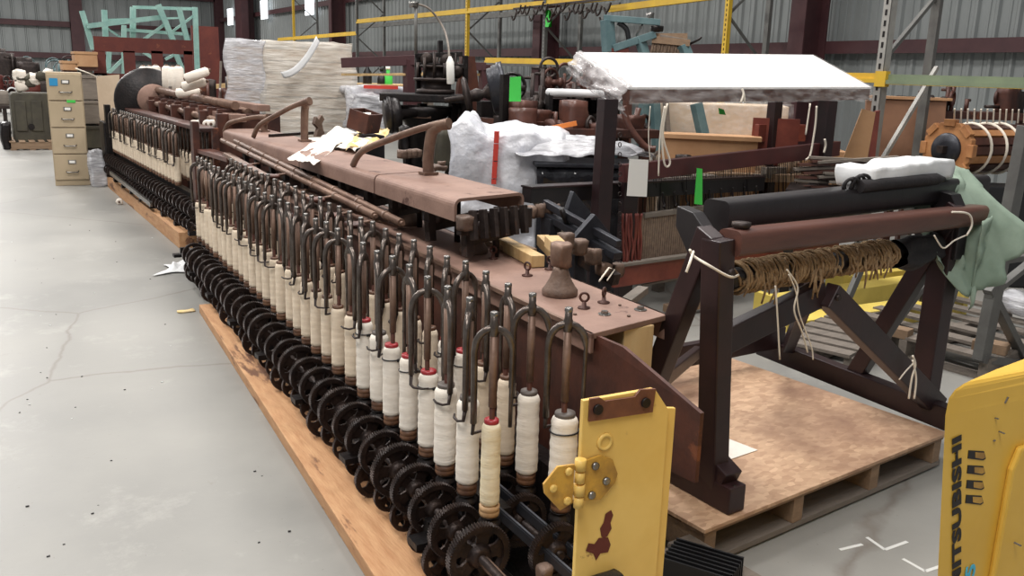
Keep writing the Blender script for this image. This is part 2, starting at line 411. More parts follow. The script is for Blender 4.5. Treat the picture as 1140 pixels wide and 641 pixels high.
# ------------------------------------------------------------------ near spinning frame
T2 = math.tan(math.radians(2.0))
def S(x, y, z): return V((x+(y-1.9)*T2, y, z))
UD = V((math.sin(math.radians(2)), math.cos(math.radians(2)), 0))
def gear_mb(r=.07, w=.022, n=44, ax=V((0,1,0)), holes=5, c=V((0,0,0)), skew=.25):
    m = MB(); B = basis(ax); ro, ri, rr = r, r*.945, r*.78
    # toothed rim
    vs = []; 
    for i in range(n):
        for k, (a, q) in enumerate(((0,ri),(.3,ro),(.55,ro),(.85,ri))):
            t = 2*PI*(i+a)/n
            for z, tw in ((-w/2,-skew),(w/2,skew)):
                tt = t+tw*2*PI/n; vs.append(V(c)+B@V((math.cos(tt)*q, math.sin(tt)*q, z)))
    k = 4*n; fs = [(2*i,2*((i+1)%k),2*((i+1)%k)+1,2*i+1) for i in range(k)]
    vi = []
    for i in range(n):
        for a in (0,.3,.55,.85):
            t = 2*PI*(i+a)/n
            for z in (-w/2,w/2): vi.append(V(c)+B@V((math.cos(t)*rr, math.sin(t)*rr, z)))
    o = len(vs); vs += vi
    fs += [(o+2*i,o+2*i+1,o+2*((i+1)%k)+1,o+2*((i+1)%k)) for i in range(k)]
    fs += [(2*i,o+2*i,o+2*((i+1)%k),2*((i+1)%k)) for i in range(k)]+[(2*i+1,2*((i+1)%k)+1,o+2*((i+1)%k)+1,o+2*i+1) for i in range(k)]
    m.add(vs, fs)
    # hub and broad spokes
    m.lathe([(r*.12,-w*.9),(r*.3,-w*.9),(r*.34,-w*.5),(r*.4,-w*.18),(r*.4,w*.18),(r*.34,w*.5),(r*.3,w*.9),(r*.12,w*.9)], c, ax, 16)
    for i in range(holes):
        t = 2*PI*i/holes; d = B@V((math.cos(t), math.sin(t), 0)); e = B@V((-math.sin(t), math.cos(t), 0)); z = B@V((0,0,1))
        q = [(r*.34,-r*.19),(r*.57,-r*.21),(r*.79,-r*.42),(r*.79,r*.42),(r*.57,r*.21),(r*.34,r*.19)]
        P = [V(c)+d*a+e*b for a, b in q]
        m.add([p-z*w*.16 for p in P]+[p+z*w*.16 for p in P], [(5,4,3,2,1,0),(6,7,8,9,10,11)]+[(j,(j+1)%6,6+(j+1)%6,6+j) for j in range(6)])
    return m
frame = thing('spinning_frame', 'long rusty spinning frame on the floor, gears below and spindles beside its near top plate', 'machine', (1.06,1.9,0))
def part(m, name, mt, parent=frame, **k): return m.build(name, mt, parent, **k)
# web girder
m = MB(); a = S(1.45,1.47,0); b = S(1.45,6.25,0)
B = Matrix(((0,0,1),(1,0,0),(0,1,0)))
m.add([V((1.445,1.475,.43)),V((1.445,1.475,.615)),V((1.455,1.80,.69)),S(1.45,2.0,.69),S(1.45,6.25,.69),S(1.45,6.25,.12),S(1.45,1.95,.12),V((1.45,1.93,.40))]+
      [V((1.457,1.475,.43)),V((1.457,1.475,.615)),V((1.467,1.80,.69)),S(1.462,2.0,.69),S(1.462,6.25,.69),S(1.462,6.25,.12),S(1.462,1.95,.12),V((1.462,1.93,.40))],
      [(0,1,2,3,4,5,6,7),(15,14,13,12,11,10,9,8)]+[(i,8+i,8+(i+1)%8,(i+1)%8) for i in range(8)])
part(m, 'web_plate', 'rust_web')
# top plate, a broad channel with turned-down lips
P1 = G(657,372,.70); P2 = G(742,350,.70)
def TP(u, y, z=.70):   # u 0..1 across the plate
    x0 = 1.43+(y-1.9)*T2; yy = y+u*.07
    return V((x0+u*.345, yy, z))
m = MB()
for u0, u1, z0, z1 in ((0,1,.682,.70),(0,.04,.64,.70),(.96,1,.62,.70)):
    a = [TP(u0,1.915,z0),TP(u1,1.915,z0),TP(u1,6.2,z0),TP(u0,6.2,z0)]; c_ = [TP(u0,1.915,z1),TP(u1,1.915,z1),TP(u1,6.2,z1),TP(u0,6.2,z1)]
    m.add(a+c_, [(3,2,1,0),(4,5,6,7),(0,1,5,4),(1,2,6,5),(2,3,7,6),(3,0,4,7)])
part(m, 'top_plate', 'rust_plate', bevel=.003)
# roller beam
def CH(x, y, z): return V((x+(y-2.9)*.022, y, z))
def channel(y0, y1):
    m = MB(); n = 5; prof = []
    x0, x1, z1, z0, t = 1.50, 1.86, .95, .865, .012
    outer = [(x0,z0)]+[(x0+.03-.03*math.cos(a*PI/2/n), z1-.03+.03*math.sin(a*PI/2/n)) for a in range(n+1)]+[(x1-.03+.03*math.sin(a*PI/2/n), z1-.03+.03*math.cos(a*PI/2/n)) for a in range(n+1)]+[(x1,z0)]
    inner = [(x0+t,z0)]+[(x0+.03-.018*math.cos(a*PI/2/n), z1-.03+.018*math.sin(a*PI/2/n)) for a in range(n+1)]+[(x1-.03+.018*math.sin(a*PI/2/n), z1-.03+.018*math.cos(a*PI/2/n)) for a in range(n+1)]+[(x1-t,z0)]
    k = len(outer); vs = []
    for y in (y0, y1):
        vs += [CH(x,y+(x-1.5)*.25,z) for x, z in outer]+[CH(x,y+(x-1.5)*.25,z) for x, z in inner]
    fs = []
    for i in range(k-1):
        fs += [(i,i+1,2*k+i+1,2*k+i),(k+i,3*k+i,3*k+i+1,k+i+1),(i,k+i,k+i+1,i+1),(2*k+i,2*k+i+1,3*k+i+1,3*k+i)]
    fs += [(0,2*k,3*k,k),(k-1,2*k-1,4*k-1,3*k-1)]
    return m.add(vs, fs)
part(channel(2.9,3.72), 'roller_beam', 'rust_plate')
part(channel(3.735,4.9), 'roller_beam', 'rust_plate')
part(channel(4.912,6.9), 'roller_beam', 'rust_plate')
# bell posts carrying the beam
def bell(c, h, top=True):
    m = MB().lathe([(.058,0),(.060,.004),(.060,.018),(.052,.028),(.036,.055),(.026,.085),(.022,.11),(.022,h)], c, (0,0,1), 22)
    return m
for x, y, h in ((1.606,2.336,.10),(1.683,3.08,.17),(1.716,3.79,.17),(1.74,4.7,.17),(1.78,5.6,.17)):
    part(bell(V((x,y,.7)), h), 'bell_post', 'cast')
part(MB().nbox(V((1.606,2.336,.835)), (.055,.065,.085), (5,5,5), .008, 20, .35), 'post_head', 'rust_rod')
m = MB(); m.beam((1.606,2.336,.85),(1.64,2.45,.86),.05,.04); part(m, 'post_cap', 'pine', bevel=.004)
# saddles, slides and stands under the beam
for i in range(11):
    y = 2.95+i*.36+R.uniform(-.04,.04)
    m = MB().beam(CH(1.58,y,.72),CH(1.58,y+.02,.87),.03,.05).beam(CH(1.56,y,.78),CH(1.80,y+.05,.80),.03,.04)
    m.nbox(CH(1.62,y,.83),(.06,.07,.07),(3,3,3),.01,12,.3,i).tube([CH(1.72,y+.03,.70),CH(1.72,y+.03,.9)],.014)
    part(m, 'roller_stand', 'iron')
m = MB()
for i in range(6):
    x = 1.555+i*.052; m.beam(V((x,2.84+i*.012,.80)),V((x,2.86+i*.012,.91)),.04,.018,hint=V((1,0,0)))
m.beam(V((1.52,2.90,.85)),V((1.88,2.97,.85)),.03,.08)
part(m, 'slotted_stand', 'iron', bevel=.004)
part(MB().nbox(V((1.53,2.86,.865)),(.05,.06,.06),(5,5,5),.010,14,.3), 'worn_bearing', 'cast')
# finger bar: a row of worn blocks on a bar running back from the plate
m = MB(); a = G(566,243,.80); b = G(612,232,.84)
for i in range(6):
    p = a.lerp(b, i/5); m.nbox(p, (.05,.04,.055),(3,3,3),.006,20,.15,i,m=rot('Z',.5))
m.tube([a,b+(b-a)*.25],.012)
part(m, 'finger_bar', 'cast')
# eyebolts and nuts
for px, py, a in ((587,307,.3),(650,343,.9),(672,337,2.2),(612,300,.4),(549,288,.5),(520,283,1.1),(415,245,.6),(400,238,.9)):
    c = G(px,py,.70); m = MB().lathe([(.02,0),(.02,.004),(.008,.006),(.006,.022)], c, (0,0,1), 12).ring(c+V((0,0,.036)),(math.cos(a),math.sin(a),0),.0135,.0042,16,6)
    part(m, 'eyebolt', 'rust_web')
for px, py in ((673,350),(713,345)):
    c = G(px,py,.70); part(MB().lathe([(.02,0),(.02,.003)],c,(0,0,1),14).lathe([(.011,.003),(.011,.012)],c,(0,0,1),6,False), 'bolt', 'steel', label='shiny new bolt')
for px, py, r_ in ((540,262,.03),(560,275,.02),(700,352,.006),(640,350,.006),(690,340,.005)):
    c = G(px,py,.701); part(MB().lathe([(r_,0),(r_,.004)],c,(0,0,1),8), 'washer', 'cast')
# curved weighting arms on the beam
def warm(foot, top, post, name='curved_arm'):
    foot, top, post = V(foot), V(top), V(post)
    q = bez([foot, foot.lerp(top,.12)+V((0,0,.05)), foot.lerp(top,.45)+V((0,0,.045)), top.lerp(foot,.25)+V((0,0,.03)), top],8)
    part(MB().tube(q,[.014]+[.016]*(len(q)-8)+[.018+.001*i for i in range(7)],10), name, 'rust_rod')
    q2 = bez([top+V((0,0,-.01)), top.lerp(V((post.x,post.y,top.z)),.75)+V((0,0,-.035)), V((post.x,post.y,post.z+.09)), post],7)
    part(MB().tube(q2,[.02]*5+[.026]*(len(q2)-5),10).box(post+V((0,0,.006)),(.07,.07,.012)), 'arm_post', 'rust_rod')
warm((1.55,4.08,.955),L(500,137,(1.8,0),0),CH(1.74,3.66,.952))
warm((1.58,6.0,.955),L(345,112,(1.82,0),0),(1.82,5.65,.952))
warm((1.60,6.9,.93),(1.82,6.5,1.06),(1.82,6.6,.95))
c = G(355,152,.95); part(MB().prism([(-.04,0),(.05,0),(.03,.05),(.02,.09),(.045,.12),(.02,.15),(-.01,.12),(-.03,.14),(-.05,.09),(-.015,.06)],.03,rot('Z',.4)@rot('X',PI/2),c), 'hook_bracket', 'cast', bevel=.003)
c = G(325,151,.95); part(MB().box(c+V((0,0,.01)),(.02,.46,.02),rot('Z',-1.0)), 'flat_bar', 'iron')
m = MB(); c = G(457,176,.95)
for i in range(4): m.nbox(c+V((i*.036-.05,i*.012,.022)),(.034,.06,.045),(3,3,3),.004,20,.1,i)
part(m, 'bearing_block', 'cast')
c = G(488,190,.95); part(MB().nbox(c+V((0,0,.012)),(.09,.05,.03),(5,4,3),.012,20,.4,3).nbox(c+V((.03,.02,.03)),(.03,.03,.03),(3,3,3),.008,20,.3), 'clamp', 'cast')
# long draft shafts lying over the spindle tops
for (x0,y0),(x1,y1),dx,r_ in (((262,157),(447,248),0,.017),((247,156),(417,240),-.035,.016),((290,192),(352,224),-.10,.011)):
    a = L(x0,y0,(1.35+dx,0),2); b = L(x1,y1,(1.35+dx,0),2)
    m = MB().tube([a,b],r_,12).tube([b-(b-a).normalized()*.06,b+(b-a).normalized()*.02],r_*.55,8)
    for i in range(9):
        t = (i+.5)/9; p = a.lerp(b,t); d = (b-a).normalized(); m.tube([p-d*.012,p+d*.012],r_*1.18,12)
    part(m, 'roller_shaft', 'rust_rod')
part(MB().beam(S(1.42,1.95,.705),S(1.42,6.2,.705),.014,.014), 'edge_strip', 'rust_rod')
# shafts, gears, rails, bolsters
N1 = 31; SP = .137
YF = [1.81+SP*i for i in range(N1)]
YB = [1.745, 1.925]+[1.925+SP*(i+1) for i in range(28)]
XF, XB = 1.055, 1.235
part(MB().tube([S(.995,1.63,.212),S(.995,6.15,.212)],.011,10), 'shaft', 'iron')
part(MB().tube([S(.985,1.75,.118),S(.985,6.15,.118)],.010,10), 'shaft', 'iron')
part(MB().tube([S(1.19,1.66,.205),S(1.19,6.15,.205)],.011,10), 'shaft', 'iron')
part(MB().mm((1.02,1.72,0),(1.16,5.1,.045)).mm((1.2,1.72,0),(1.42,6.0,.04)),'dark_underplate','black_iron')  # dark plates added so the space under the gears looks dark
part(MB().beam(S(1.12,1.85,.235),S(1.12,6.2,.235),.05,.06).beam(S(1.10,1.85,.06),S(1.10,6.2,.06),.04,.12).beam(S(1.33,1.85,.2),S(1.33,6.2,.2),.06,.25), 'bolster_rail', 'black_iron')
for i in range(8): 
    y = 1.98+i*.6; part(MB().beam(S(1.08,y,.02),S(1.08,y,.2),.05,.05).box(S(.98,y,.152),(.15,.06,.02)).beam(S(.97,y+.02,.15),S(.97,y+.02,.2),.03,.03), 'shaft_bracket', 'black_iron')
def rowcopy(mb, name, mt, places, parent=frame, scales=None, rots=None):
    "one mesh, one part per place"
    me = None
    for i, p in enumerate(places):
        if me is None:
            o = mb.build(name, mt, None, base=(0,0,0)); me = o.data
        else:
            o = bpy.data.objects.new(name, me); C.objects.link(o)
        o.parent = parent; o.location = V(p)-V(parent['_o'])
        if rots: o.rotation_euler = rots[i]
        if scales: o.scale = (scales[i],)*3
gearm = gear_mb(.078,.022,64)
sc = [1.0 if i % 4 else 1.12 for i in range(N1)]
rowcopy(gearm, 'gear', 'gear_iron', [S(.995,y-.055,.212) for y in YF], frame, sc, [(0,R.uniform(0,6),math.radians(-2)) for _ in YF])
sc = [1.12 if i % 4 == 1 else .9 for i in range(N1)]
rowcopy(gear_mb(.064,.016,54), 'lower_gear', 'gear_iron', [S(.985,y-.02,.118) for y in YF], frame, sc, [(0,R.uniform(0,6),math.radians(-2)) for _ in YF])
rowcopy(gearm, 'rear_gear', 'gear_iron', [S(1.19,y-.055,.205) for y in YB[:12]], frame, [1.]*12, [(0,R.uniform(0,6),0) for _ in range(12)])
bol = MB().lathe([(.012,-.13),(.012,-.05),(.02,-.045),(.026,-.03),(.030,-.028),(.030,-.018),(.022,-.012),(.022,-.004),(.027,-.002),(.027,.0)],(0,0,0),(0,0,1),20)
rowcopy(bol, 'bobbin_gear', 'black_iron', [S(XF,y,.285) for y in YF], frame)
rowcopy(bol, 'bobbin_gear', 'black_iron', [S(XB,y,.285) for y in YB], frame)
spi = MB().tube([(0,0,0),(0,0,.42)],.0075,8)
rowcopy(spi, 'spindle', 'rust_web', [S(XF,y,.285) for y in YF], frame)
rowcopy(spi, 'spindle', 'rust_web', [S(XB,y,.285) for y in YB], frame)
# shaft end casting in the foreground
c = V((1.045,1.60,.16))
m = MB().tube([S(1.0,1.56,.205),S(1.0,1.75,.205)],.015,12).nbox(V((1.03,1.56,.185)),(.10,.05,.05),(6,4,4),.01,14,.4).ring(V((1.07,1.575,.185)),(.3,1,0),.026,.012,16,6).nbox(V((1.085,1.59,.22)),(.03,.035,.05),(3,3,4),.006,20,.3)
part(m, 'end_casting', 'cast')
# slotted flat bars between the rows
for dx, dz in ((0,0),(.055,.012)):
    a = L(482,545,(1.12,0),0)+V((dx,dx*.6,dz)); b = V((1.20+dx,1.50+dx*.5,.15+dz))
    a = V((1.10+dx,1.90+dx,.262+dz)); part(MB().beam(a,b,.028,.012,hint=V((1,.3,0))).beam(a+V((0,0,.012)),b+V((0,0,.012)),.008,.014), 'slotted_bar', 'dark_grey_steel', bevel=.002)
# ---------------- bobbins
def bobbin(kind, label, group=None):
    t = thing('yarn_bobbin', label, 'bobbin', (0,0,0), group)
    r_, ym, bm_, top = dict(ringed=(.030,'yarn_white','bobbin_wood','ring_red'), plain=(.028,'yarn','bobbin_wood','bobbin_wood'), slim=(.0265,'yarn_old','pale_wood_base','ring_red'),
                      fat=(.037,'yarn_white','bobbin_wood','cap_grey'), mid=(.032,'yarn_white','bobbin_wood','cap_grey'))[kind]
    MB().lathe([(.020,0),(.026,.001),(.0275,.006),(.0275,.014),(.0262,.016),(.0275,.018),(.0275,.030),(.020,.032)],(0,0,0),(0,0,1),24).build('bobbin_base', bm_, t)
    prof = []; n = 26
    for i in range(n+1):
        s = i/n; e = min(1, s/.04, (1-s)/.07); rr = r_*(.72+.28*math.sqrt(max(e,0)))*(1+.02*math.sin(i*1.9)+.015*math.sin(i*.7+r_*900)-.05*s)
        prof.append((rr, .031+.237*s))
    MB().lathe(prof,(0,0,0),(0,0,1),24).build('yarn', ym, t)
    MB().lathe([(.010,.262),(r_*.72,.262),(r_*.75,.270),(r_*.72,.276),(.010,.277)],(0,0,0),(0,0,1),20).build('top_ring', top, t)
    if kind in ('ringed','fat'):
        MB().ring((0,0,.225),(.03,.03,1),r_*1.02,.0022,24,6).box((0,-r_*1.06,.225),(.012,.006,.008)).tube([(.004,-r_*1.06,.225),(.03,-r_*1.2,.228)],.0014,5).build('cable_tie', 'black_plastic', t)
    return t
proto = {k: bobbin(k, '') for k in ('ringed','plain','slim','fat','mid')}
used = set()
def put_bobbin(kind, p, rz, label, group=None, s=(1,1,1)):
    if kind in used: o = dup(proto[kind], p, rz)
    else: used.add(kind); o = proto[kind]; o.location = p; o.rotation_euler = (0,0,rz)
    o['label'] = label; o.scale = s
    if group: o['group'] = group
    elif 'group' in o: del o['group']
    return o
fl = {0:('slim','slim cream bobbin with pale base and red ring, nearest in the front row'),
      1:('mid','white bobbin with a brown base just behind the slim cream one'),
      2:('mid','white bobbin third in the front row, behind two nearer ones'),
      3:('ringed','red-ringed white bobbin fourth from the near end of the front row'),
      4:('ringed','red-ringed white bobbin with black cable tie, fifth from the near end'),
      5:('ringed','red-ringed white bobbin sixth from the near end of the front row'),
      6:('mid','plain white bobbin just beyond the red-ringed ones in the front row'),
      7:('ringed','farthest red-ringed white bobbin in the near front row')}
for i, y in enumerate(YF):
    k, lb = fl.get(i, ('plain','cream yarn bobbin packed in the long front row beyond the red-ringed bobbins'))
    s = R.uniform(.95,1.06); put_bobbin(k, S(XF+R.uniform(-.005,.005),y,.285), R.uniform(0,6) if k != 'ringed' else .5+R.uniform(-.5,.5), lb, None if i in fl else 'cream bobbins in the near front row', (s,s,R.uniform(.96,1.04)))
for i, y in enumerate(YB):
    if i == 0: k, lb, g = 'fat','fattest white bobbin with black cable tie, beside the yellow steel panel',None
    elif i == 1: k, lb, g = 'mid','thick grey-white bobbin with dark cap, left of the fattest bobbin',None
    else: k, lb, g = ('ringed' if i in (4,5) else 'plain'),'yarn bobbin in the rear row, mostly hidden behind the front row','bobbins in the near rear row'
    put_bobbin(k, S(XB+R.uniform(-.005,.005),y,.285), R.uniform(0,1), lb, g, (1,1,1.0))
# ---------------- flyers
def flyer(seed, label):
    t = thing('spindle_flyer', label, 'flyer', (0,0,0), 'steel flyers over the near bobbins')
    w = .047; zt = .255
    q = [V((-w,0,0)),V((-w,0,.10)),V((-w*1.02,0,.19))]+[V((-w*.98*math.cos(a),0,.20+.052*math.sin(a))) for a in [i*PI/12 for i in range(1,12)]]+[V((w*1.02,0,.19)),V((w,0,.10)),V((w,0,-.01))]
    n = len(q); rs = []
    for i in range(n): rs.append(.0085 if i < 3 else (.0055 if i > n-4 else .0095))
    m = MB().tube(q, rs, 8); m.build('flyer_fork', 'flyer_steel', t)
    MB().lathe([(.006,.225),(.012,.235),(.0135,.25),(.012,.262),(.010,.266),(.010,.285),(.006,.286)],(0,0,0),(0,0,1),14).build('flyer_neck', 'flyer_steel', t)
    MB().lathe([(.0095,.283),(.0105,.285),(.0105,.294),(.006,.296)],(0,0,0),(0,0,1),12).build('flyer_cap', 'steel', t, label='worn bright tip')
    MB().tube([(0,0,.235),(0,0,.045)],.0105,10).build('flyer_barrel', 'rust_rod', t)
    q = [V((-w,0,.0)),V((-w-.002,.004,-.03)),V((-w*.9,.02,-.034)),V((-w*.45,.034,-.034)),V((0,.037,-.033))]
    if seed % 2: q = [V((p.x,-p.y,p.z)) for p in q]
    MB().tube(q,[.006,.005,.004,.0035,.003],6).build('presser_finger', 'iron', t)
    return t
fp = [flyer(0,''), flyer(1,'')]; fused = [0,0]
def put_flyer(p, rz, label, group, s=1.):
    k = R.randrange(2)
    if fused[k]: o = dup(fp[k], p, rz)
    else: fused[k] = 1; o = fp[k]; o.location = p; o.rotation_euler = (0,0,rz)
    o['label'] = label; o['group'] = group; o.scale = (s,s,1)
    return o
for i, y in enumerate(YF):
    a = {0:-.45, 1:.9, 2:1.3, 3:-.3, 4:1.5, 5:.1, 6:1.2}.get(i, R.choice((-.5,-.2,.2,.9,1.3,1.5)))
    lb = {0:'arched steel flyer over the slim cream nearest front bobbin'}.get(i,'dark arched steel flyer standing in the front row over yarn bobbins')
    o = put_flyer(S(XF,y,.545+R.uniform(-.006,.006)), a, lb, 'front row steel flyers')
    if i == 0: del o['group']
for i, y in enumerate(YB):
    a = {0:-.55, 1:-.5, 2:1.4, 3:1.2}.get(i, R.choice((-.4,.3,.9,1.3)))
    lb = {0:'arched steel flyer nearest the yellow steel panel',1:'arched steel flyer second from the yellow steel panel'}.get(i,'dark arched steel flyer standing in the rear row against the rusty girder')
    o = put_flyer(S(XB,y,.545+R.uniform(-.006,.006)), a, lb, 'rear row steel flyers')
    if i < 2: del o['group']
# dark oval balance plates lying over the far flyer tops
for (px,py) in ((274,184),(303,196),(322,215),(352,222),(330,240),(372,240),(395,250)):
    p = L(px,py,(1.22,0),2); part(MB().nbox(p,(.075,.09,.02),(5,5,2),.006,14,.3), 'counter_plate', 'rust_web')
    part(MB().tube([p+V((-.02,0,0)),p+V((.10,.02,.01)),p+V((.22,.05,-.03))],.007,6), 'thread_lever', 'rust_rod')
# ---------------- timber under the frame
def tbeam(m, a, b, w, h): return m.beam(a+V((0,0,h/2)), b+V((0,0,h/2)), w, h)
a = G(406,641); b = G(222,348); d = (b-a).normalized(); nx = V((d.y,-d.x,0))
a = a-d*.6
o = tbeam(MB(), a+nx*.085, b+nx*.085, .17, .05).build('timber_plank', 'timber', bevel=.004)
tag(o, 'orange oil-stained timber plank under the near spinning frame', 'plank')
# pale block propping the top plate
tag(MB().mm((1.585,1.96,.17),(1.64+.06,2.14,.682)).build('timber_block', 'pine_block', bevel=.004), 'pale upright timber block propping the near top plate', 'block')
o = MB().beam(G(552,266,.725),G(599,291,.725),.055,.045).build('timber_offcut','pine',bevel=.003); tag(o,'pale pointed timber offcut lying on the top plate','offcut')
o = MB().beam(G(532,262,.715),G(585,280,.715),.11,.02).build('timber_offcut','pallet_wood',bevel=.003); tag(o,'brown flat timber offcut under the pale one on the plate','offcut')
o = MB().beam(G(604,267,.74),G(622,285,.73),.05,.045).build('timber_offcut','pine',bevel=.003); tag(o,'short pale timber offcut against the cone post','offcut')
# yellow hinged panel at the near end
yp = thing('hinged_door', 'chipped yellow steel panel with hinge, upright at the near end of the frame', 'door', (1.17,1.43,0))
Yp = 1.42
c1 = L(648,445,(0,Yp),93); c2 = L(722,448,(0,Yp),93); c3 = L(741,478,(0,Yp),93); dx = (c3-c1); dx.z = 0; dx.normalize(); ny = V((dx.y,-dx.x,0))
w = (c3.x-c1.x)/dx.x; h = c1.z
ZM = Matrix((dx, V((0,0,1)), dx.cross(V((0,0,1))))).transposed()
def yp_pt(x, z, d=0.): return V((c1.x,c1.y,0))+dx*x+V((0,0,z))+ny*d
MB().prism([(0,.04),(w,.04),(w,h-.055),(w*.83,h-.005),(w*.80,h),(.0,h)], .012, ZM, V((c1.x,c1.y,0))).build('panel_sheet','yellow_paint',yp,bevel=.002)
MB().prism([(w,.05),(w+.03,.05),(w+.03,h-.06),(w,h-.055)], .01, ZM, V((c1.x,c1.y,0))-ny*.012).build('panel_flange','yellow_paint',yp,bevel=.002)
pts = [(.012,h-.045),(w*.78,h-.05),(w*.80,h+.002),(w*.62,h+.006),(w*.56,h-.008),(w*.22,h-.006),(w*.16,h+.004),(.012,h+.004)]
MB().prism(pts,.006,ZM,V((c1.x,c1.y,0))+ny*.010).build('top_lip','lip_rust',yp,label='rusty bare top lip')
for x, z in ((.03,h-.02),(w*.68,h-.024)): MB().lathe([(.011,0),(.011,.007)],yp_pt(x,z,.012),ny,14).build('hole_plug','black_iron',yp)
MB().lathe([(.02,0),(.019,.004),(.013,.006),(.012,.002)],yp_pt(w*.26,h-.10,.006),ny,18).build('boss','yellow_paint',yp)
hg = MB()
zc = h-.175; hx = -.008
hg.prism([(hx+.012,zc-.045),(.05,zc-.052),(.085,zc-.02),(.09,zc+.0),(.075,zc+.035),(.045,zc+.05),(hx+.012,zc+.045)],.006,ZM,V((c1.x,c1.y,0))+ny*.012)
hg.prism([(hx-.012,zc-.045),(-.05,zc-.055),(-.088,zc-.01),(-.092,zc+.012),(-.06,zc+.045),(hx-.012,zc+.042)],.006,ZM,V((c1.x,c1.y,0))+ny*.012)
hng = hg.build('hinge','yellow_worn_and_lit',yp,bevel=.001)
m = MB()
for k in range(4): m.cyl(yp_pt(hx,zc-.055+k*.028,.018), yp_pt(hx,zc-.055+k*.028+.024,.018), .012 if k % 2 else .0105)
m.build('hinge_knuckle','yellow_paint',hng)
for x, z in ((.025,zc-.035),(.06,zc-.01),(.03,zc+.03),(-.035,zc-.035),(-.07,zc),(-.035,zc+.03)):
    MB().lathe([(.009,0),(.009,.005),(.005,.007)],yp_pt(x,z,.015),ny,10).build('hinge_bolt','steel' if x > 0 else 'yellow_paint',hng)
for poly in ([(.062,h-.318),(.058,h-.30),(.066,h-.288),(.070,h-.268),(.084,h-.262),(.090,h-.275),(.084,h-.292),(.088,h-.306),(.078,h-.322),(.068,h-.326)],[(.024,h-.345),(.030,h-.328),(.046,h-.334),(.056,h-.322),(.080,h-.326),(.088,h-.345),(.082,h-.362),(.062,h-.360),(.052,h-.374),(.044,h-.356)]):
    MB().prism(poly,.001,ZM,V((c1.x,c1.y,0))+ny*.0075).build('paint_chip','rust_red',yp,label='dark red patch where the paint has chipped')
MB().nbox(yp_pt(.07,h-.43,.025),(.075,.04,.05),(5,4,4),.004,12,.3).build('latch','dark_grey_steel',yp)
MB().box(yp_pt(.10,.02,0),(w+.05,.12,.04)).build('panel_foot','yellow_paint',yp)
# ------------------------------------------------------------------ pallet with strand board
def pallet(name, label, x0, y0, x1, y1, rz=0., h=.14, mt='pallet_wood', group=None, boards=7, slab=None, z0=0.):
    t = thing(name, label, 'pallet', ((x0+x1)/2, (y0+y1)/2, z0), group); cx, cy = (x0+x1)/2, (y0+y1)/2; wx, wy = x1-x0, y1-y0
    A = rot('Z', rz)
    def P(u, v, z): return V((cx,cy,z0))+A@V(((u-.5)*wx,(v-.5)*wy,z))
    hb = h-(.012 if slab else 0)
    for v in (.03,.5,.97):
        MB().box(P(.5,v,hb/2),(wx,.045,hb-.034),A).build('stringer', mt, t, bevel=.002)
    for k in range(boards):
        u = .04+.92*k/(boards-1); MB().box(P(u,.5,hb-.008),(.09,wy,.016),A).build('deck_board', mt, t)
    for k in range(3):
        u = .05+.45*k; MB().box(P(u,.5,.008),(.09,wy,.016),A).build('bottom_board', mt, t)
    if slab: MB().box(P(.5,.5,h-.006),(wx+.02,wy+.02,.012),A).build('top_sheet', slab, t, bevel=.001, label='strand board sheet')
    return t
# blocks/stringers run across so their ends show on the near side
pal = thing('pallet', 'wooden pallet topped with strand board under the dark loom stand', 'pallet', (2.35,2.3,0))
A6 = rot('Z', math.radians(5)); 
def PP(u, v, z): return V((1.70,1.68,0))+A6@V((u,v,z))
PW, PD = 1.325, 1.16
for u in (.03,.45,.88,1.29): MB().box(PP(u,PD/2,.072),(.05,PD,.085),A6).build('stringer','pallet_wood',pal,bevel=.002)
for k in range(6):
    v = .045+(PD-.09)*k/5; MB().box(PP(PW/2,v,.122),(PW,.09,.015),A6).build('deck_board','pallet_wood',pal)
for v in (.05,PD/2,PD-.05): MB().box(PP(PW/2,v,.02),(PW,.10,.018),A6).build('bottom_board','grey_wood',pal)
MB().box(PP(PW/2,PD/2,.136),(PW+.02,PD+.02,.012),A6).build('top_sheet','osb',pal,bevel=.001,label='strand board sheet')
PZ = .142
# a second low pallet left of it, below the yellow panel
pallet('pallet','grey pallet mostly hidden behind the yellow hinged panel',1.50,1.05,1.68,1.72,.08,.10,'grey_wood',boards=2)
o = MB().prism([(-.12,-.09),(.12,-.07),(.09,.10),(-.10,.11)],.002,None,G(800,500,PZ+.002)).build('paper_sheet','paper'); tag(o,'pale paper sheet on the strand board behind the left post','paper')
mo = thing('electric_motor','black ribbed motor on the floor behind the yellow hinged panel','motor',G(776,690))
q = G(776,690)+V((.03,.03,.08)); B_ = rot('Z',.5)
MB().nbox(q,(.11,.20,.12),(6,8,6),.002,5,.3,1,B_).build('motor_body','black_plastic',mo)
for k in range(7): MB().box(q+B_@V((-.06+k*.02,0,.01)),(.006,.19,.145),B_).build('cooling_fin','black_plastic',mo)
MB().box(q+V((0,0,-.062)),(.1,.16,.036),B_).build('motor_foot','black_plastic',mo)
# ------------------------------------------------------------------ dark loom stand
A0 = (1.84,1.79)
def Q(px, py, dy=0., ang=84): return L(px,py,(A0[0],A0[1]+dy),ang)
ls = thing('loom_stand', 'dark wooden loom stand with two roller beams on the strand board pallet', 'stand', (2.4,1.95,PZ))
def W(name, a, b, w, h, mt='dark_wood', hint=V((0,1,0)), bev=.005, **k): return MB().beam(a,b,w,h,hint=hint).build(name, mt, ls, bevel=bev, **k)
# posts
lt = V((1.775,1.80,.97)); lb_ = V((1.84,1.80,PZ+.03)); W('post', lt, lb_, .062,.075)
rt = V((3.12,1.96,.93)); rb_ = V((3.10,1.95,PZ)); W('post', rt, rb_, .075,.085)
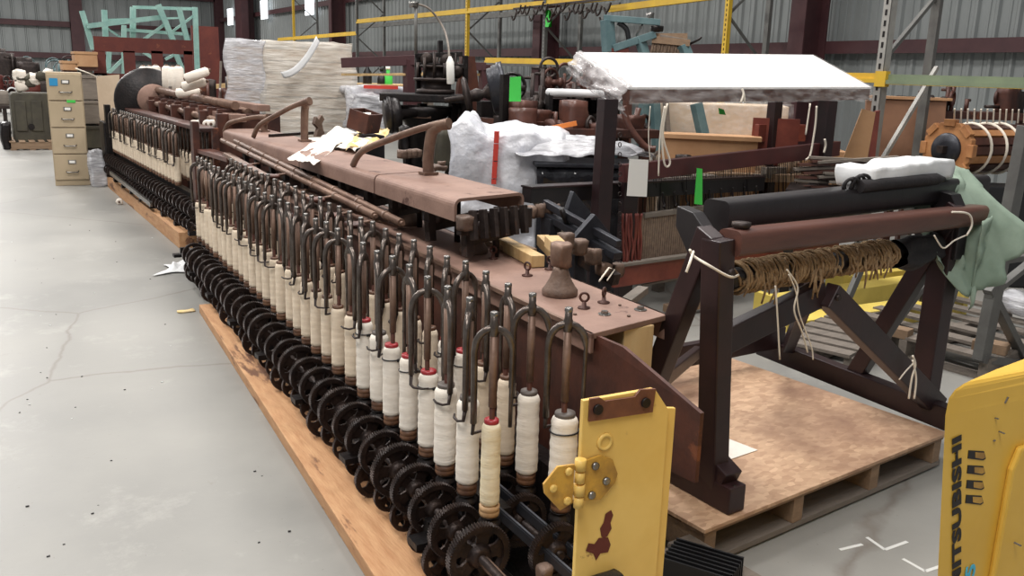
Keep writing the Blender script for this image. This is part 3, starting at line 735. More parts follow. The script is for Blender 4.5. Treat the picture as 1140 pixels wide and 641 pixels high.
# feet (sled rails of each side frame)
W('foot_rail', V((1.845,1.70,PZ+.045)), V((1.80,2.75,PZ+.045)), .07,.085)
W('foot_rail', V((3.06,1.80,PZ+.045)), V((3.12,2.82,PZ+.045)), .06,.09)
W('foot_block', V((1.845,1.735,PZ+.09)), V((1.843,1.90,PZ+.16)), .07,.07)
W('back_leg', V((1.775,1.83,.985)), V((1.81,2.17,PZ+.04)), .055,.07)
W('back_leg', V((3.10,1.92,.98)), V((3.10,2.28,PZ+.04)), .055,.07)
# V brace between the posts
ap = Q(922,328); W('brace', ap, V((3.12,1.90,PZ+.05)), .05,.085); W('brace', ap+V((0,.03,0)), V((1.83,1.86,.62)), .045,.085)
W('brace', V((2.46,2.0,.78)), V((3.08,2.62,PZ+.10)), .045,.07)
W('cross_rail', V((1.80,2.66,PZ+.12)), V((3.12,2.70,PZ+.12)), .04,.10)
W('spreader', V((1.80,2.05,.44)), V((2.5,2.60,.30)), .03,.05)
# head blocks
def plate(name, poly, x, th, mt='black_wood', **k):
    return MB().prism(poly, th, Matrix(((0,0,1),(1,0,0),(0,1,0))), V((x,0,0))).build(name, mt, ls, bevel=.004, **k)
plate('head_block',[(1.80,.86),(1.87,.86),(1.97,.98),(1.97,1.04),(1.90,1.03),(1.80,.95)],1.785,.045)
plate('head_block',[(1.90,.78),(2.06,.76),(2.09,.90),(2.02,1.03),(1.95,1.02),(1.90,.94)],3.12,.06)
# beams
def rbeam(name, a, b, w, h, mt, n=5, r_=.022):
    a, b = V(a), V(b); d = (b-a); B = basis(d, V((0,0,1))); # x sideways, y up
    prof = []
    for cx, cy, a0 in ((w/2-r_,h/2-r_,0),(-w/2+r_,h/2-r_,PI/2),(-w/2+r_,-h/2+r_,PI),(w/2-r_,-h/2+r_,PI*1.5)):
        for i in range(n+1):
            t = a0+PI/2*i/n; prof.append((cx+r_*math.cos(t), cy+r_*math.sin(t)))
    k = len(prof); vs = [a+B@V((p[0],p[1],0)) for p in prof]+[b+B@V((p[0],p[1],0)) for p in prof]
    m = MB(); m.add(vs, [(i,(i+1)%k,k+(i+1)%k,k+i) for i in range(k)], True); m.add([q.copy() for q in vs], [tuple(range(k-1,-1,-1)),tuple(range(k,2*k))]); return m.build(name, mt, ls)
rbeam('breast_beam', Q(797,240,.13), Q(1088,207,.13), .10,.095,'black_wood')
rbeam('cloth_beam', Q(812,270), Q(1092,238), .085,.075,'brown_beam')
m = MB().tube([Q(800,312,.06),Q(1072,268,.06)],.032,16); m.build('wound_roller','black_wood',ls)
m = MB().lathe([(.02,0),(.028,.01),(.028,.02),(.01,.022)],Q(825,255),(0,0,1),12); m.build('bolt_head','iron',ls)
for p in (Q(802,300,-.0)+V((0,-.04,0)), V((1.84,1.715,.22)), V((3.06,1.80,.24)), ap+V((0,-.035,0))):
    MB().lathe([(.012,0),(.012,.008),(.008,.012)],p,(0,-1,0),10).build('bolt_head','iron',ls)
# lengths of rag and rope wound round the roller (too tangled to count strands)
ra, rb = Q(800,312,.06), Q(1072,268,.06)
def rope_wrap(t0, t1, seed):
    m = MB(); rr = random.Random(seed); d = rb-ra; B = basis(d)
    n = int((t1-t0)*260)
    for i in range(n):
        t = t0+(t1-t0)*(i+rr.random())/n; c = ra+d*t; R0 = .036+rr.random()*.016; a0 = rr.random()*6; tilt = rr.uniform(-.03,.03)
        q = [c+B@V((math.cos(a0+k*.55)*R0,math.sin(a0+k*.55)*R0,tilt*math.sin(k*.5)+rr.uniform(-.003,.003))) for k in range(13)]
        m.tube(q,.003+rr.random()*.0025,5)
        if rr.random() < .22:
            ln = rr.uniform(.03,.11); s0 = c+V((rr.uniform(-.01,.01),-R0,0)); q = [s0,s0+V((rr.uniform(-.012,.012),-.008,-ln*.5)),s0+V((rr.uniform(-.02,.02),-.004,-ln))]
            m.tube(q,[.005,.004,.003],5)
    return m
for t0,t1,sd,lb in ((.045,.16,1,'left bunch of tan rope wound on the stand roller'),(.17,.37,2,'middle bunch of tan rope wound on the stand roller'),(.42,.62,3,'right bunch of tan rope wound on the stand roller')):
    o = rope_wrap(t0,t1,sd).build('rope_winding','rope'); tag(o, lb, 'rope')
# white strings
def string(pts, label, r=.0028, grp=None, nm='white_string'):
    o = MB().tube(bez(pts,6),r,5).build(nm,'string'); return tag(o,label,'string',grp)
string([Q(768,278,-.0),Q(772,285),Q(790,296,-.06),Q(812,308,-.06),Q(822,306,-.02)],'white cord tied round the top of the left post of the loom stand',.004)
string([Q(772,280),Q(768,292,-.04),Q(764,303,-.04)],'loose white cord end hanging at the left post top',.004)
string([Q(863,318,-.03),Q(865,345,-.03),Q(868,400,-.03)],'straight pale cord hanging left below the wound roller',.003)
string([Q(876,300,-.03),Q(888,320,-.03),Q(884,345,-.03),Q(893,370,-.03),Q(899,392,-.03)],'looped pale cord hanging right below the wound roller',.003)
string([Q(878,305,-.03),Q(886,325,-.03),Q(890,350,-.03),Q(903,385,-.03),Q(905,400,-.03)],'thin pale cord beside the looped cord under the roller',.0025)
fr = lambda x,y: Q(x,y,-.0)+V((0,-.07,0))
string([fr(997,390),fr(1000,400),fr(996,415),fr(993,437)],'white cord knot hanging on the right diagonal brace',.004)
string([fr(997,395),fr(1001,415),fr(999,437)],'second strand of the cord knot on the right brace',.004)
string([fr(982,416),fr(990,406),fr(998,398)],'cord leading to the knot on the right brace',.003)
string([Q(1060,236,-.06),Q(1078,238,-.06),Q(1082,250,-.06),Q(1076,262,-.06)],'white cord looped round the right end of the brown beam',.004)
string([Q(1040,262,-.05),Q(1050,276,-.05),Q(1062,268,-.05),Q(1075,262,-.05)],'white cord sagging under the right end of the brown beam',.003)
# black cloth round the roller's right end, white and green cloth above
m = MB()
def bc(u,v):
    t = .66+.30*u; c = ra.lerp(rb,t); a = v*2*PI; r_ = .045+.018*noise.noise(V((u*6,v*5,1)))+(.03 if .55 < v < .9 else 0)*(.6+.4*math.sin(u*9))
    B = basis(rb-ra); return c+B@V((math.cos(a)*r_,math.sin(a)*r_,0))
m.grid(bc,24,24); tag(m.build('black_cloth','black_cloth'),'black rag bundled round the right end of the wound roller','cloth')
bt0, bt1 = Q(797,240,.13), Q(1088,207,.13)
def wc(u,v):
    t = .44+.36*u; c = bt0.lerp(bt1,t); return c+V((0,-.005+.17*v+.01*math.sin(u*8),.058+.035*math.sin(v*PI)**.5+.012*noise.noise(V((u*5,v*4,2)))*(1 if 0<v<1 else 0)))
tag(MB().nbox(bt0.lerp(bt1,.63)+V((0,.02,.085)),((bt1-bt0).length*.36,.15,.075),(22,10,6),.014,7,.18,3,rot('Z',math.atan2((bt1-bt0).y,(bt1-bt0).x))@rot('Y',-.03)).build('white_cloth','white_cloth'),'white folded cloth lying on the black rear beam of the loom stand','cloth')
m = MB().tube([bt0.lerp(bt1,.42)+V((0,-.045,.055)),bt0.lerp(bt1,.72)+V((0,-.06,.058)),bt0.lerp(bt1,.76)+V((0,-.06,.056))],[.024,.022,.006],12); tag(m.build('rolled_cloth','black_cloth'),'dark rolled cloth along the front edge of the white cloth','cloth')
m = MB()
for k in range(5):
    c = bt0.lerp(bt1,.395+.012*k)+V((0,-.03,.06)); m.ring(c,(.4*math.sin(k*2),1,.3),.022+.003*k,.006,16,6)
tag(m.build('cloth_knot','black_cloth'),'black knotted strap on the black rear beam','strap')
def gc(u,v):
    a = Q(1052,205,.05); 
    x = u*.29; drop = .0 if v < .35 else (v-.35)
    f = noise.noise(V((u*5,v*3,4)))*.06+noise.noise(V((u*12,v*9,4)))*.035
    z = 1.03+.06*u-drop*.45*(.5+.9*abs(math.sin(u*2.6+.4)))+f*.6
    return V((3.02+x+.02*math.sin(v*7), 2.18-.42*v*(.6+.4*u)+f, z))
tag(MB().grid(gc,30,30,.004).build('green_cloth','green_cloth'),'pale green cloth draped over the right end of the loom stand','cloth')
def gc2(u,v):
    f = noise.noise(V((u*4,v*6,8)))*.03; return V((3.16+.20*u+f, 1.86+.05*u+f, .93-.34*v*(1-.4*u)+.02*u))
tag(MB().grid(gc2,16,20,.004).build('green_cloth','green_cloth'),'green cloth end hanging below the brown beam at its right','cloth')
# ------------------------------------------------------------------ yellow lift truck
tk = thing('lift_truck', 'yellow lift truck with black lettering cut by the right frame edge', 'truck', (1.7,1.0,0))
Af = V((1.296,.779,0)); Bf = V((1.95,.721,0)); Df = V((2.35,.90,0)); Ef = V((1.42,.80,0))
ft = (Bf-Af).normalized(); fn = V((ft.y,-ft.x,0))
def TK(x, z, d=0.): return Af+ft*x+V((0,0,z))+fn*d
_lo = L(1043,641,(Af.x,Af.y),math.degrees(math.atan2(ft.x,ft.y))); _sh = (Af+ft*((_lo-Af).dot(ft))-Af)/(.93-_lo.z)
m = MB(); zs = [(.06,0),(.885,0),(.915,.006),(.928,.02),(.934,.04)]
cen = (Af+Bf+Df+Ef)/4; vs = []
for z, ins in zs:
    for p in (Af,Bf,Df,Ef):
        q = p+(cen-p).normalized()*ins*1.3; q = q+(_sh*(.93-z) if p is Af or p is Ef else V()); vs.append(V((q.x,q.y,z)))
fs = [(0,3,2,1)]+[(4*i+j,4*i+(j+1)%4,4*(i+1)+(j+1)%4,4*(i+1)+j) for i in range(len(zs)-1) for j in range(4)]+[(16,17,18,19)]
m.add(vs,fs); m.build('hood','yellow_truck',tk,bevel=.006)
# raised right-hand panel step
m = MB().prism([(.19,.10),(.55,.10),(.55,.80),(.205,.80),(.190,.76)],.012,Matrix((ft,V((0,0,1)),ft.cross(V((0,0,1))))).transposed(),Af+fn*.006); m.build('side_panel','yellow_truck',tk,bevel=.006)
ZT = Matrix((ft,V((0,0,1)),ft.cross(V((0,0,1))))).transposed()
vent = MB()
def on(px, py, d=0.):
    p = L(px,py,(Af.x,Af.y),math.degrees(math.atan2(ft.x,ft.y))); p = p+fn*d; return p
for k in range(4):
    y0 = 500+k*16.5; poly = [on(1078-k*.9,y0+1),on(1095-k*.9,y0+2),on(1097-k*.9,y0+10),on(1094-k*.9,y0+12),on(1077-k*.9,y0+10)]
    n_ = len(poly); m = MB().add([p+fn*.0012 for p in poly]+[p-fn*.002 for p in poly],[tuple(range(n_)),tuple(range(2*n_-1,n_-1,-1))]+[(i,(i+1)%n_,n_+(i+1)%n_,n_+i) for i in range(n_)])
    v_ = m.build('vent_slot','print_black',tk)
    poly = [on(1085-k*.9,y0+3),on(1095-k*.9,y0+3.5),on(1096-k*.9,y0+9),on(1093-k*.9,y0+10.5),on(1085-k*.9,y0+9)]
    m = MB().add([p+fn*.0016 for p in poly]+[p+fn*.0005 for p in poly],[tuple(range(5)),tuple(range(9,4,-1))]+[(i,(i+1)%5,5+(i+1)%5,5+i) for i in range(5)]); m.build('vent_lit_part','yellow_worn_and_lit',v_)  # flat yellow patch, the slot's lit right part put in as colour
def text_mesh(s, size, off, xs=1.):
    cu = bpy.data.curves.new('lettering','FONT'); cu.body = s; cu.size = size; cu.offset = off; cu.extrude = .0006; cu.space_character = 1.06; cu.resolution_u = 3
    o = bpy.data.objects.new('lettering', cu); C.objects.link(o); bpy.context.view_layer.update()
    me = bpy.data.meshes.new_from_object(o.evaluated_get(bpy.context.evaluated_depsgraph_get())); bpy.data.objects.remove(o)
    return me
def lettering(s, base, end, height, mt, parent, name, off=.0):
    "letters run from base to end, on the truck's face"
    me = text_mesh(s, 1., off); xs = [v.co.x for v in me.vertices]; ys = [v.co.y for v in me.vertices]
    x0, x1, y0, y1 = min(xs), max(xs), min(ys), max(ys); d = end-base; ln = d.length; d.normalize(); u = fn.cross(d)
    for v in me.vertices:
        a = (v.co.x-x0)/(x1-x0)*ln; b = (v.co.y-y0)/(y1-y0)*height; v.co = base+d*a+u*b+fn*(.0015+(.0008 if v.co.z > 0 else 0))-V(parent['_o'])
    me.materials.append(M[mt]); o = bpy.data.objects.new(name, me); C.objects.link(o); o.parent = parent; return o
p0 = on(1069.5,483); p1 = on(1069,641); dd = (p1-p0); full = p0+dd*1.075
lettering('MITSUBISHI', full, p0, .0225, 'print_black', tk, 'lettering', .045)
q0 = on(1086,626); lettering('25', q0-V((0,0,.06)), q0+V((0,0,-.0)), .026, 'print_blue', tk, 'number_lettering', .02)
MB().mm((1.75,.9,0),(2.2,1.2,.12)).build('chassis','black_iron',tk,bevel=.01)
for k,(px,py,w_,h_) in enumerate(((1108,465,.004,.01),(1112,480,.003,.02),(1106,490,.004,.005),(1122,600,.003,.05),(1060,520,.002,.008),(1120,445,.012,.003))):
    p = on(px,py); MB().box(p+fn*.0008,(w_,.001,h_),ZT@rot('Z',.2*k)).build('scuff','grime',tk)
# floor markings
m = MB()
for a,b in (((935,612),(960,606)),((965,598),(985,612)),((985,612),(1010,603)),((1005,622),(1030,636)),((1030,636),(1048,630))):
    p, q = G(*a), G(*b); m.beam(p+V((0,0,.0006)),q+V((0,0,.0006)),.012,.001)
tag(m.build('floor_marking','paint_white'),'white chalk-like lines painted on the floor before the pallet','marking')
# ------------------------------------------------------------------ yellow beams on the floor, pallets, trusses behind
def ybeam(a, b, w, h, label):
    t = thing('steel_beam', label, 'beam', a, 'yellow beams on the floor')
    a, b = V(a), V(b); d = (b-a).normalized(); s = V((d.y,-d.x,0))
    MB().beam(a+V((0,0,h/2)),b+V((0,0,h/2)),w,h).beam(a+V((0,0,h*.75))-s*(w/2+.012),b+V((0,0,h*.75))-s*(w/2+.012),.024,h*.5).build('beam_bar','yellow_beam',t,bevel=.003)
    for e, sgn in ((a,-1),(b,1)): MB().box(e+V((0,0,h*.5+.02)),(.05,w*1.1,h*1.25),basis(d).to_3x3()@Matrix(((0,0,1),(0,1,0),(1,0,0)))).build('end_plate','yellow_beam',t)
    del t['group']; return t
# front row parts visible between legs
ybeam(G(868,377,.0),G(1062,348,.0),.13,.11,'nearest yellow steel beam on the floor behind the loom stand')
ybeam(G(850,352,.0),G(1080,316,.0),.13,.11,'middle yellow steel beam on the floor behind the loom stand')
ybeam(G(930,325,.0),G(1100,303,.0),.13,.12,'farthest yellow steel beam lying behind the loom stand')
for i,(x0,y0,x1,y1,rz,lb) in enumerate(((4.1,2.35,5.3,3.25,.1,'grey weathered pallet beneath the grey trusses'),(3.5,2.75,4.2,3.15,.3,'small broken pallet right of the yellow beams'),(4.6,1.5,5.6,2.2,.1,'grey pallet right of the trusses at the frame edge'))):
    pallet('pallet',lb,x0,y0,x1,y1,rz,.12,'grey_wood',boards=6)
for a,b,w_,lb in (((905,378),(950,372),.07,'short reddish block on the floor behind the pallet'),((985,392),(1010,398),.08,'brown wood offcut near the right pallet'),((1080,408),(1118,416),.1,'orange board on the pallet under the trusses'),((740,352),(800,345),.05,'thin board behind the loom stand post')):
    tag(MB().beam(G(*a)+V((0,0,.13 if a[0]>980 else .05)),G(*b)+V((0,0,.13 if a[0]>980 else .05)),w_,.05).build('timber_offcut','pallet_wood',bevel=.003),lb,'offcut')
# grey A trusses (seen edge on)
def truss(p, lean, label, h=1.15, ang=20):
    t = thing('steel_truss', label, 'truss', p, None); p = V(p); a = math.radians(ang); d = V((math.cos(a),-math.sin(a),0)); e = V((math.sin(a),math.cos(a),0))
    top = p+V((0,0,h))+e*lean
    def bar(n_, a_, b_, w_=.05): MB().beam(a_,b_,w_,w_*.9,hint=V((0,1,0))).build(n_,'rack_grey',t,bevel=.003)
    bar('upright',p,top,.08); bar('upright',p+e*.75,p+e*.75+V((0,0,h*.95)),.06); bar('base_rail',p+V((0,0,.04)),p+e*.75+V((0,0,.04)),.06)
    bar('brace',p+V((0,0,.35)),p+e*.75+V((0,0,.05)),.045); bar('brace',p+V((0,0,.35)),p+e*.75+V((0,0,.75)),.045); bar('cross_rail',p+V((0,0,.5)),p+e*.75+V((0,0,.5)),.045)
    bar('side_brace',p+V((0,0,.45)),p+d*.5+V((0,0,.05)),.045); bar('side_brace',p+V((0,0,.42)),p+d*.45+V((0,0,.85)),.04); bar('base_rail',p+V((0,0,.04)),p+d*.6+V((0,0,.04)),.06)
    MB().box(p+V((0,-.005,.012)),(.2,.2,.02)).build('foot_plate','rack_grey',t)
    return t
b_ = L(1090,402,(0,2.33),90); b_.z = .12
up = thing('steel_truss','grey steel truss frame standing right of the loom stand','truss',b_)
tp = L(1143,140,(0,2.33),90)
def ub(n_,a_,b__,w_=.06,mt='rack_grey'): return MB().beam(a_,b__,w_,w_*.7,hint=V((0,1,0))).build(n_,mt,up,bevel=.003)
X_ = lambda px,py,y=2.33: L(px,py,(0,y),90)
bb = X_(1092,400); ub('upright',bb,X_(1143,140),.075)
ub('upright',X_(1040,385,2.9),X_(1085,255,2.9),.05); ub('base_rail',X_(1038,388,2.7),X_(1098,400,2.4),.06)
ub('brace',X_(1100,320),X_(1140,400),.05); ub('brace',X_(1100,330),X_(1150,290),.04); ub('cross_rail',X_(1050,300,2.6),X_(1150,285,2.6),.045); ub('base_rail',X_(1090,398),X_(1160,408),.06)
MB().box(X_(1138,210)+V((0,-.03,0)),(.03,.004,.05)).build('label_plate','white_tag',up); MB().prism([(-.03,-.04),(.03,-.04),(.03,.03)],.004,rot('X',PI/2),X_(1131,270)+V((0,-.035,0))).build('label_plate','white_tag',up)
ub('brace',X_(985,375,2.9),X_(1040,300,2.9),.045); ub('brace',X_(945,330,3.0),X_(975,260,3.0),.04)
p = X_(1132,335,2.7); tag(MB().nbox(p+V((.05,0,-.02)),(.2,.2,.12),(8,8,6),.02,9,.5,3).build('plastic_bag','wrap_silver'),'clear plastic bag lying at the right edge by the truss','bag')
# ------------------------------------------------------------------ covered loom
def QL(px, py, dy=0.): return L(px,py,(0,3.55+dy),84)
lm = thing('covered_loom', 'tall dark red loom under a plastic-wrapped white canopy board', 'loom', (4.0,4.0,0))
def LW(name, a, b, w, h, mt='maroon', hint=V((0,1,0)), bev=.004, par=lm, **k): return MB().beam(a,b,w,h,hint=hint).build(name, mt, par, bevel=bev, **k)
p = QL(677,110); p2 = V((p.x-.02,p.y,0)); LW('post',p,p2,.09,.07,'dark_wood')
p = QL(922,112); LW('post',p,V((p.x,p.y,0)),.09,.09,'dark_wood')
p = QL(702,182,.05); LW('inner_post',p,V((p.x,p.y,.02)),.10,.05,'dark_wood')
p = L(650,125,(0,4.25),84); LW('post',V((5.15,4.75,1.35)),V((5.15,4.75,0)),.08,.08,'dark_wood')
LW('upper_rail',QL(692,193,.02),QL(932,165,.02),.05,.10,'loom_rail')
LW('breast_rail',QL(586,216,.12),QL(846,204,.12),.08,.09,'black_wood')
LW('rail_cap',QL(586,208,.12),QL(846,196,.12),.10,.012,'dark_wood')
LW('low_rail',QL(680,308,-.02),QL(930,272,-.02),.06,.12,'red_wood')
LW('sill_rail',QL(680,296,-.04),QL(930,262,-.04),.05,.02,'grey_wood')
LW('rail_bracket',QL(596,218,.12),QL(625,262,.14),.05,.05,'grey_wood')
LW('pale_rail',QL(735,187,.25),QL(905,165,.25),.03,.05,'pine'); LW('back_beam',QL(850,190,.5),QL(960,188,.5),.05,.05,'grey_wood'); LW('back_beam',QL(840,196,.5),QL(960,196,.5),.03,.03,'grey_wood')
LW('red_box_rail',QL(842,148,.7),QL(895,148,.7),.04,.13,'red_wood')
# heddles and reed
m = MB(); rr = random.Random(3)
for i in range(95):
    px = 716+i*2.3; a = QL(px,196-.12*(px-700)+rr.uniform(-3,3),.06+rr.uniform(0,.1)); b = QL(px+rr.uniform(-3,3),238-.10*(px-700),.06+rr.uniform(0,.1)); m.tube([a,b],.0022,4)
m.build('heddles','black_iron',lm)['kind'] = 'stuff'
a, b = QL(716,240,.03), QL(905,215,.03)
m = MB()
for i in range(90):
    c = a.lerp(b,i/89); m.box(c+V((0,0,-.17)),(.012,.008,.34))
m.box((a+b)/2+V((0,.006,-.17)),(.006,.001,.3)); m.build('reed','warp_yarn',lm)['kind'] = 'stuff'
LW('reed_bar',a,b,.03,.03,'grey_wood'); LW('reed_bar',a+V((0,0,-.35)),b+V((0,0,-.35)),.04,.03,'grey_wood')
m = MB()
for i in range(15):
    c = a.lerp(b,i/14)+V((0,-.03,-.39)); m.beam(c,c+V((.05,0,.02)),.01,.012)
m.beam(a+V((0,-.03,-.41)),b+V((0,-.03,-.41)),.012,.012).beam(a+V((0,-.03,-.365)),b+V((0,-.03,-.365)),.012,.012).build('lattice_strip','grey_wood',lm)
for i in range(9):
    c = QL(738+i*13,214-.9*i,.02); MB().tube(bez([c,c+V((.004,0,-.05)),c+V((.012,-.01,-.075)),c+V((-.004,-.02,-.085))],4),.007,6).build('hook','black_iron',lm)
m = MB()
for i in range(7):
    x = 694+i*3.2; q = [QL(x+rr.uniform(-1.5,1.5),238+k*12,-.03+rr.uniform(-.01,.01)) for k in range(7)]; m.tube(bez(q,3),.008,6)
m.build('frayed_strap','red_wood',lm,label='frayed rusty red straps')
m = MB()
for i in range(14): 
    q = QL(690,150+i*11,-.045); m.ring(q,(1,0,0) if i % 2 else (0,1,0),.012,.003,10,5)
m.build('chain','iron',lm)
# canopy
FL, FR = QL(700,97), QL(970,97); BL, BR = L(641,58,(3.02,0),0), L(905,61,(5.2,0),0)
def slab(corners, t, name, mt, par, dz=0, ex=0):
    c4 = [V(c)+V((0,0,dz)) for c in corners]; cc = sum(c4,V())/4
    c4 = [c+(c-cc).normalized()*ex for c in c4]; lo = [c-V((0,0,t)) for c in c4]
    return MB().add(lo+c4,[(3,2,1,0),(4,5,6,7),(0,1,5,4),(1,2,6,5),(2,3,7,6),(3,0,4,7)]).build(name,mt,par)
cp = thing('canopy_board', 'white-topped canopy board wrapped in clear plastic above the loom', 'board', (4.1,4.2,1.3))
slab([FL,FR,BR,BL],.075,'board_frame','brown_beam',cp,-.012,-.01)
slab([FL,FR,BR,BL],.012,'white_sheet','canopy_top_film',cp,0,.0)
def skirt(a, b, drop, out, seed):
    a, b = V(a), V(b)
    def f(u,v):
        p = a.lerp(b,u); nz_ = noise.noise(V((u*(b-a).length*6,v*2,seed))); n2_ = noise.noise(V((u*(b-a).length*18,v*4,seed+5)))
        return p+V(out)*(.012+.03*abs(nz_)*v+.012*n2_*v)+V((0,0,.004-drop*v*(1+.2*nz_)))
    return MB().grid(f,60,8,.0015)
skirt(FL,FR,.095,V((0,-1,0)),1).build('plastic_film','wrap_clear',cp); skirt(FR,BR,.10,V((1,0,0)),2).build('plastic_film','wrap_clear',cp)
def lf(u,v):
    p = FL.lerp(BL,u); w = noise.noise(V((u*4,v*5,3))); w2 = noise.noise(V((u*11,v*12,4)))
    return p+V((.03-.16*math.sin(v*PI*.9)*(.6+.4*w)-.012*w2, -.02*math.sin(v*3), .012-.17*v+.04*w*v))
MB().grid(lf,30,14,.002).build('plastic_film','wrap_left',cp)
c = QL(826,101,-.03)
tg = tag(MB().tube(bez([c+V((0,0,.012)),c+V((.005,-.01,-.02)),c+V((-.012,-.012,-.07))],5),.007,6).tube(bez([c+V((0,0,.012)),c+V((.008,-.01,-.02)),c+V((.018,-.012,-.065))],5),.007,6).build('white_string','string'),'white tie hanging on the front of the canopy board','string')
def hang(pts, label, r=.004, dy=0.): return string([QL(x,y,dy) for x,y in pts], label, r)
hang([(743,115),(738,150),(746,180),(740,183),(737,150),(741,118)],'white cord loop hanging from the canopy left of the green tag',.006,-.05)
hang([(740,118),(735,150),(733,196)],'long white cord hanging from the canopy beside the white tag',.005,-.06)
hang([(902,115),(897,150)],'pale cord hanging from the right of the canopy',.006,-.05)
hang([(909,118),(908,135),(906,150),(902,172),(897,178)],'knotted white cord at the right end of the loom rail',.007,-.06)
hang([(918,155),(919,162),(917,170)],'short white ribbon tied to the right end of the loom rail',.008,-.05)
hang([(724,118),(722,150),(724,180)],'thin cord carrying the white tag on the loom',.003,-.05)
def tagcard(pts, mt, label, nm='paper_tag', dy=-.07, f=QL):
    P_ = [f(x,y,dy) for x,y in pts]; n_ = len(P_); e = V((0,.003,0))
    return tag(MB().add(P_+[q+e for q in P_],[tuple(range(n_)),tuple(range(2*n_-1,n_-1,-1))]+[(i,(i+1)%n_,n_+(i+1)%n_,n_+i) for i in range(n_)]).build(nm,mt),label,'tag')
tagcard([(701,177),(722,178),(720,219),(698,218)],'white_tag','blank white tag hanging on the left of the loom')
tagcard([(776,187),(782,188),(782,228),(773,227)],'green_tag','narrow green tag hanging on the loom rail')
tagcard([(800,120),(806,122),(808,128),(801,127)],'green_tag','small green tag under the canopy board',dy=.3)
# dark steel slide assembly between top plate and loom
sa = thing('slide_rail', 'dark steel double slide rail beyond the cone post of the near plate', 'rail', (2.2,2.6,0))
def U(px,py,y=2.75): return L(px,py,(0,y),84)
a, b = U(606,238,3.0), U(688,285,2.55)
for dz, w_ in ((0,.05),(.05,.03)): MB().beam(a+V((0,0,dz)),b+V((0,0,dz)),w_,.03).build('rail_bar','dark_grey_steel',sa,bevel=.003)
MB().beam(a+V((0,0,-.1)),b+V((0,0,-.1)),.04,.05).build('rail_bar','iron',sa,bevel=.003)
for t in (.1,.45,.8):
    c = a.lerp(b,t); MB().mm((c.x-.03,c.y-.04,0),(c.x+.03,c.y+.04,c.z)).build('rail_post','dark_grey_steel',sa,bevel=.004)
MB().prism([(-.1,-.02),(.02,.09),(.11,.0),(.08,-.05)],.03,rot('X',PI/2),U(655,262,2.7)).build('cam_plate','dark_grey_steel',sa,bevel=.003)
MB().prism([(-.06,-.02),(-.02,.09),(.09,-.02),(.05,-.06)],.03,rot('X',PI/2),U(640,235,2.9)).build('cam_plate','dark_grey_steel',sa,bevel=.003)
for px,py in ((660,285),(672,300),(645,275),(630,268),(686,300)):
    MB().nbox(U(px,py,2.6),(.05,.06,.06),(4,4,4),.01,15,.2,px).build('rail_clamp','cast',sa)
MB().beam(U(686,345,2.5),U(716,322,2.6),.05,.03).build('rail_bar','grey_wood',sa,bevel=.003)
for k in range(3): MB().tube([U(625+k*12,232+k*9,2.85),U(633+k*12,255+k*9,2.85)],.012,8).build('pin','black_iron',sa)
o = tag(MB().tube([U(678,298,2.5),U(667,313,2.45)],.004,6).tube([U(678,298,2.5),U(684,300,2.5),U(676,312,2.45)],.003,6).build('white_string','string'),'white plastic tie on the steel slide rail','string')
# ------------------------------------------------------------------ papers and box on the roller beam
def sheet(corner, label, mt, amp, seed, n=20):
    a,b,c_,d_ = [V(q) for q in corner]
    def f(u,v):
        p = a.lerp(b,u).lerp(d_.lerp(c_,u),v); return p+V((0,0,amp*(noise.noise(V((u*3,v*3,seed)))+.5*noise.noise(V((u*7,v*7,seed)))+.3)))
    return tag(MB().grid(f,n,n,.002).build('paper_sheet',mt),label,'paper')
sheet([G(320,178,.93),G(352,183,.93),G(392,152,.98),G(378,142,1.0)],'crumpled white paper on the roller beam beside the bracket','paper',.03,1)
sheet([G(345,160,.95),G(395,170,.96),G(418,155,.98),G(380,143,1.02)],'white and yellow printed paper on the roller beam','paper',.025,6)
sheet([G(385,170,.965),G(425,160,.965),G(437,143,.98),G(398,148,.99)],'yellowish crumpled paper behind the white sheets','paper_yellow',.04,3)
wb = thing('wooden_box', 'small open wooden box of oddments behind the roller beam', 'box', D(406,145,5.9))
c = D(406,134,5.9); A2 = rot('Z',.6)@rot('X',.25)
for off, sz in (((0,0,-.06),(.16,.15,.012)),((-.075,0,0),(.012,.15,.12)),((.075,0,0),(.012,.15,.12)),((0,-.07,0),(.16,.012,.12)),((0,.07,0),(.16,.012,.12))): MB().box(c+A2@V(off),sz,A2).build('box_side','rust_web',wb)
tag(MB().nbox(c+V((0,0,.02)),(.08,.07,.06),(5,5,4),.02,14,.4).build('paper_wad','paper'),'pale paper wad inside the small wooden box','paper')
MB().mm((c.x-.1,c.y-.1,0),(c.x+.1,c.y+.1,c.z-.09)).build('box_stand','black_iron',wb,bevel=.01)
# ------------------------------------------------------------------ dark iron machine behind the roller beam
im = thing('iron_machine', 'tall black cast iron machine with wheel behind the roller beam', 'machine', (2.5,5.4,0))
def I(px,py,d=5.9): return D(px,py,d*1.18)
def IB(name, segs, w, d=5.9, mt='black_iron', par=im):
    for (x0,y0,x1,y1) in segs: MB().beam(I(x0,y0,d),I(x1,y1,d),w,w,hint=V((0,1,0))).build(name,mt,par,bevel=.004)
a, b = I(424,107), I(518,110); 
MB().beam(a,b,.45,.06).build('table','black_iron',im,bevel=.01)
c = (a+b)/2; c.z = 0
MB().lathe([(.30,0),(.26,.05),(.12,.12),(.09,.5),(.12,1.0),(.22,1.12),(.22,1.16)],c,(0,0,1),20).build('pedestal','black_iron',im)
MB().lathe([(.02,-.08),(.12,-.075),(.13,0),(.12,.03),(.04,.05),(.03,.16)],I(440,128,5.7),(.9,-.2,.1),26).build('hand_wheel','black_iron',im)
MB().ring(I(434,128,5.7),(.9,-.3,.1),.12,.02,26,8).build('wheel_rim','black_iron',im)
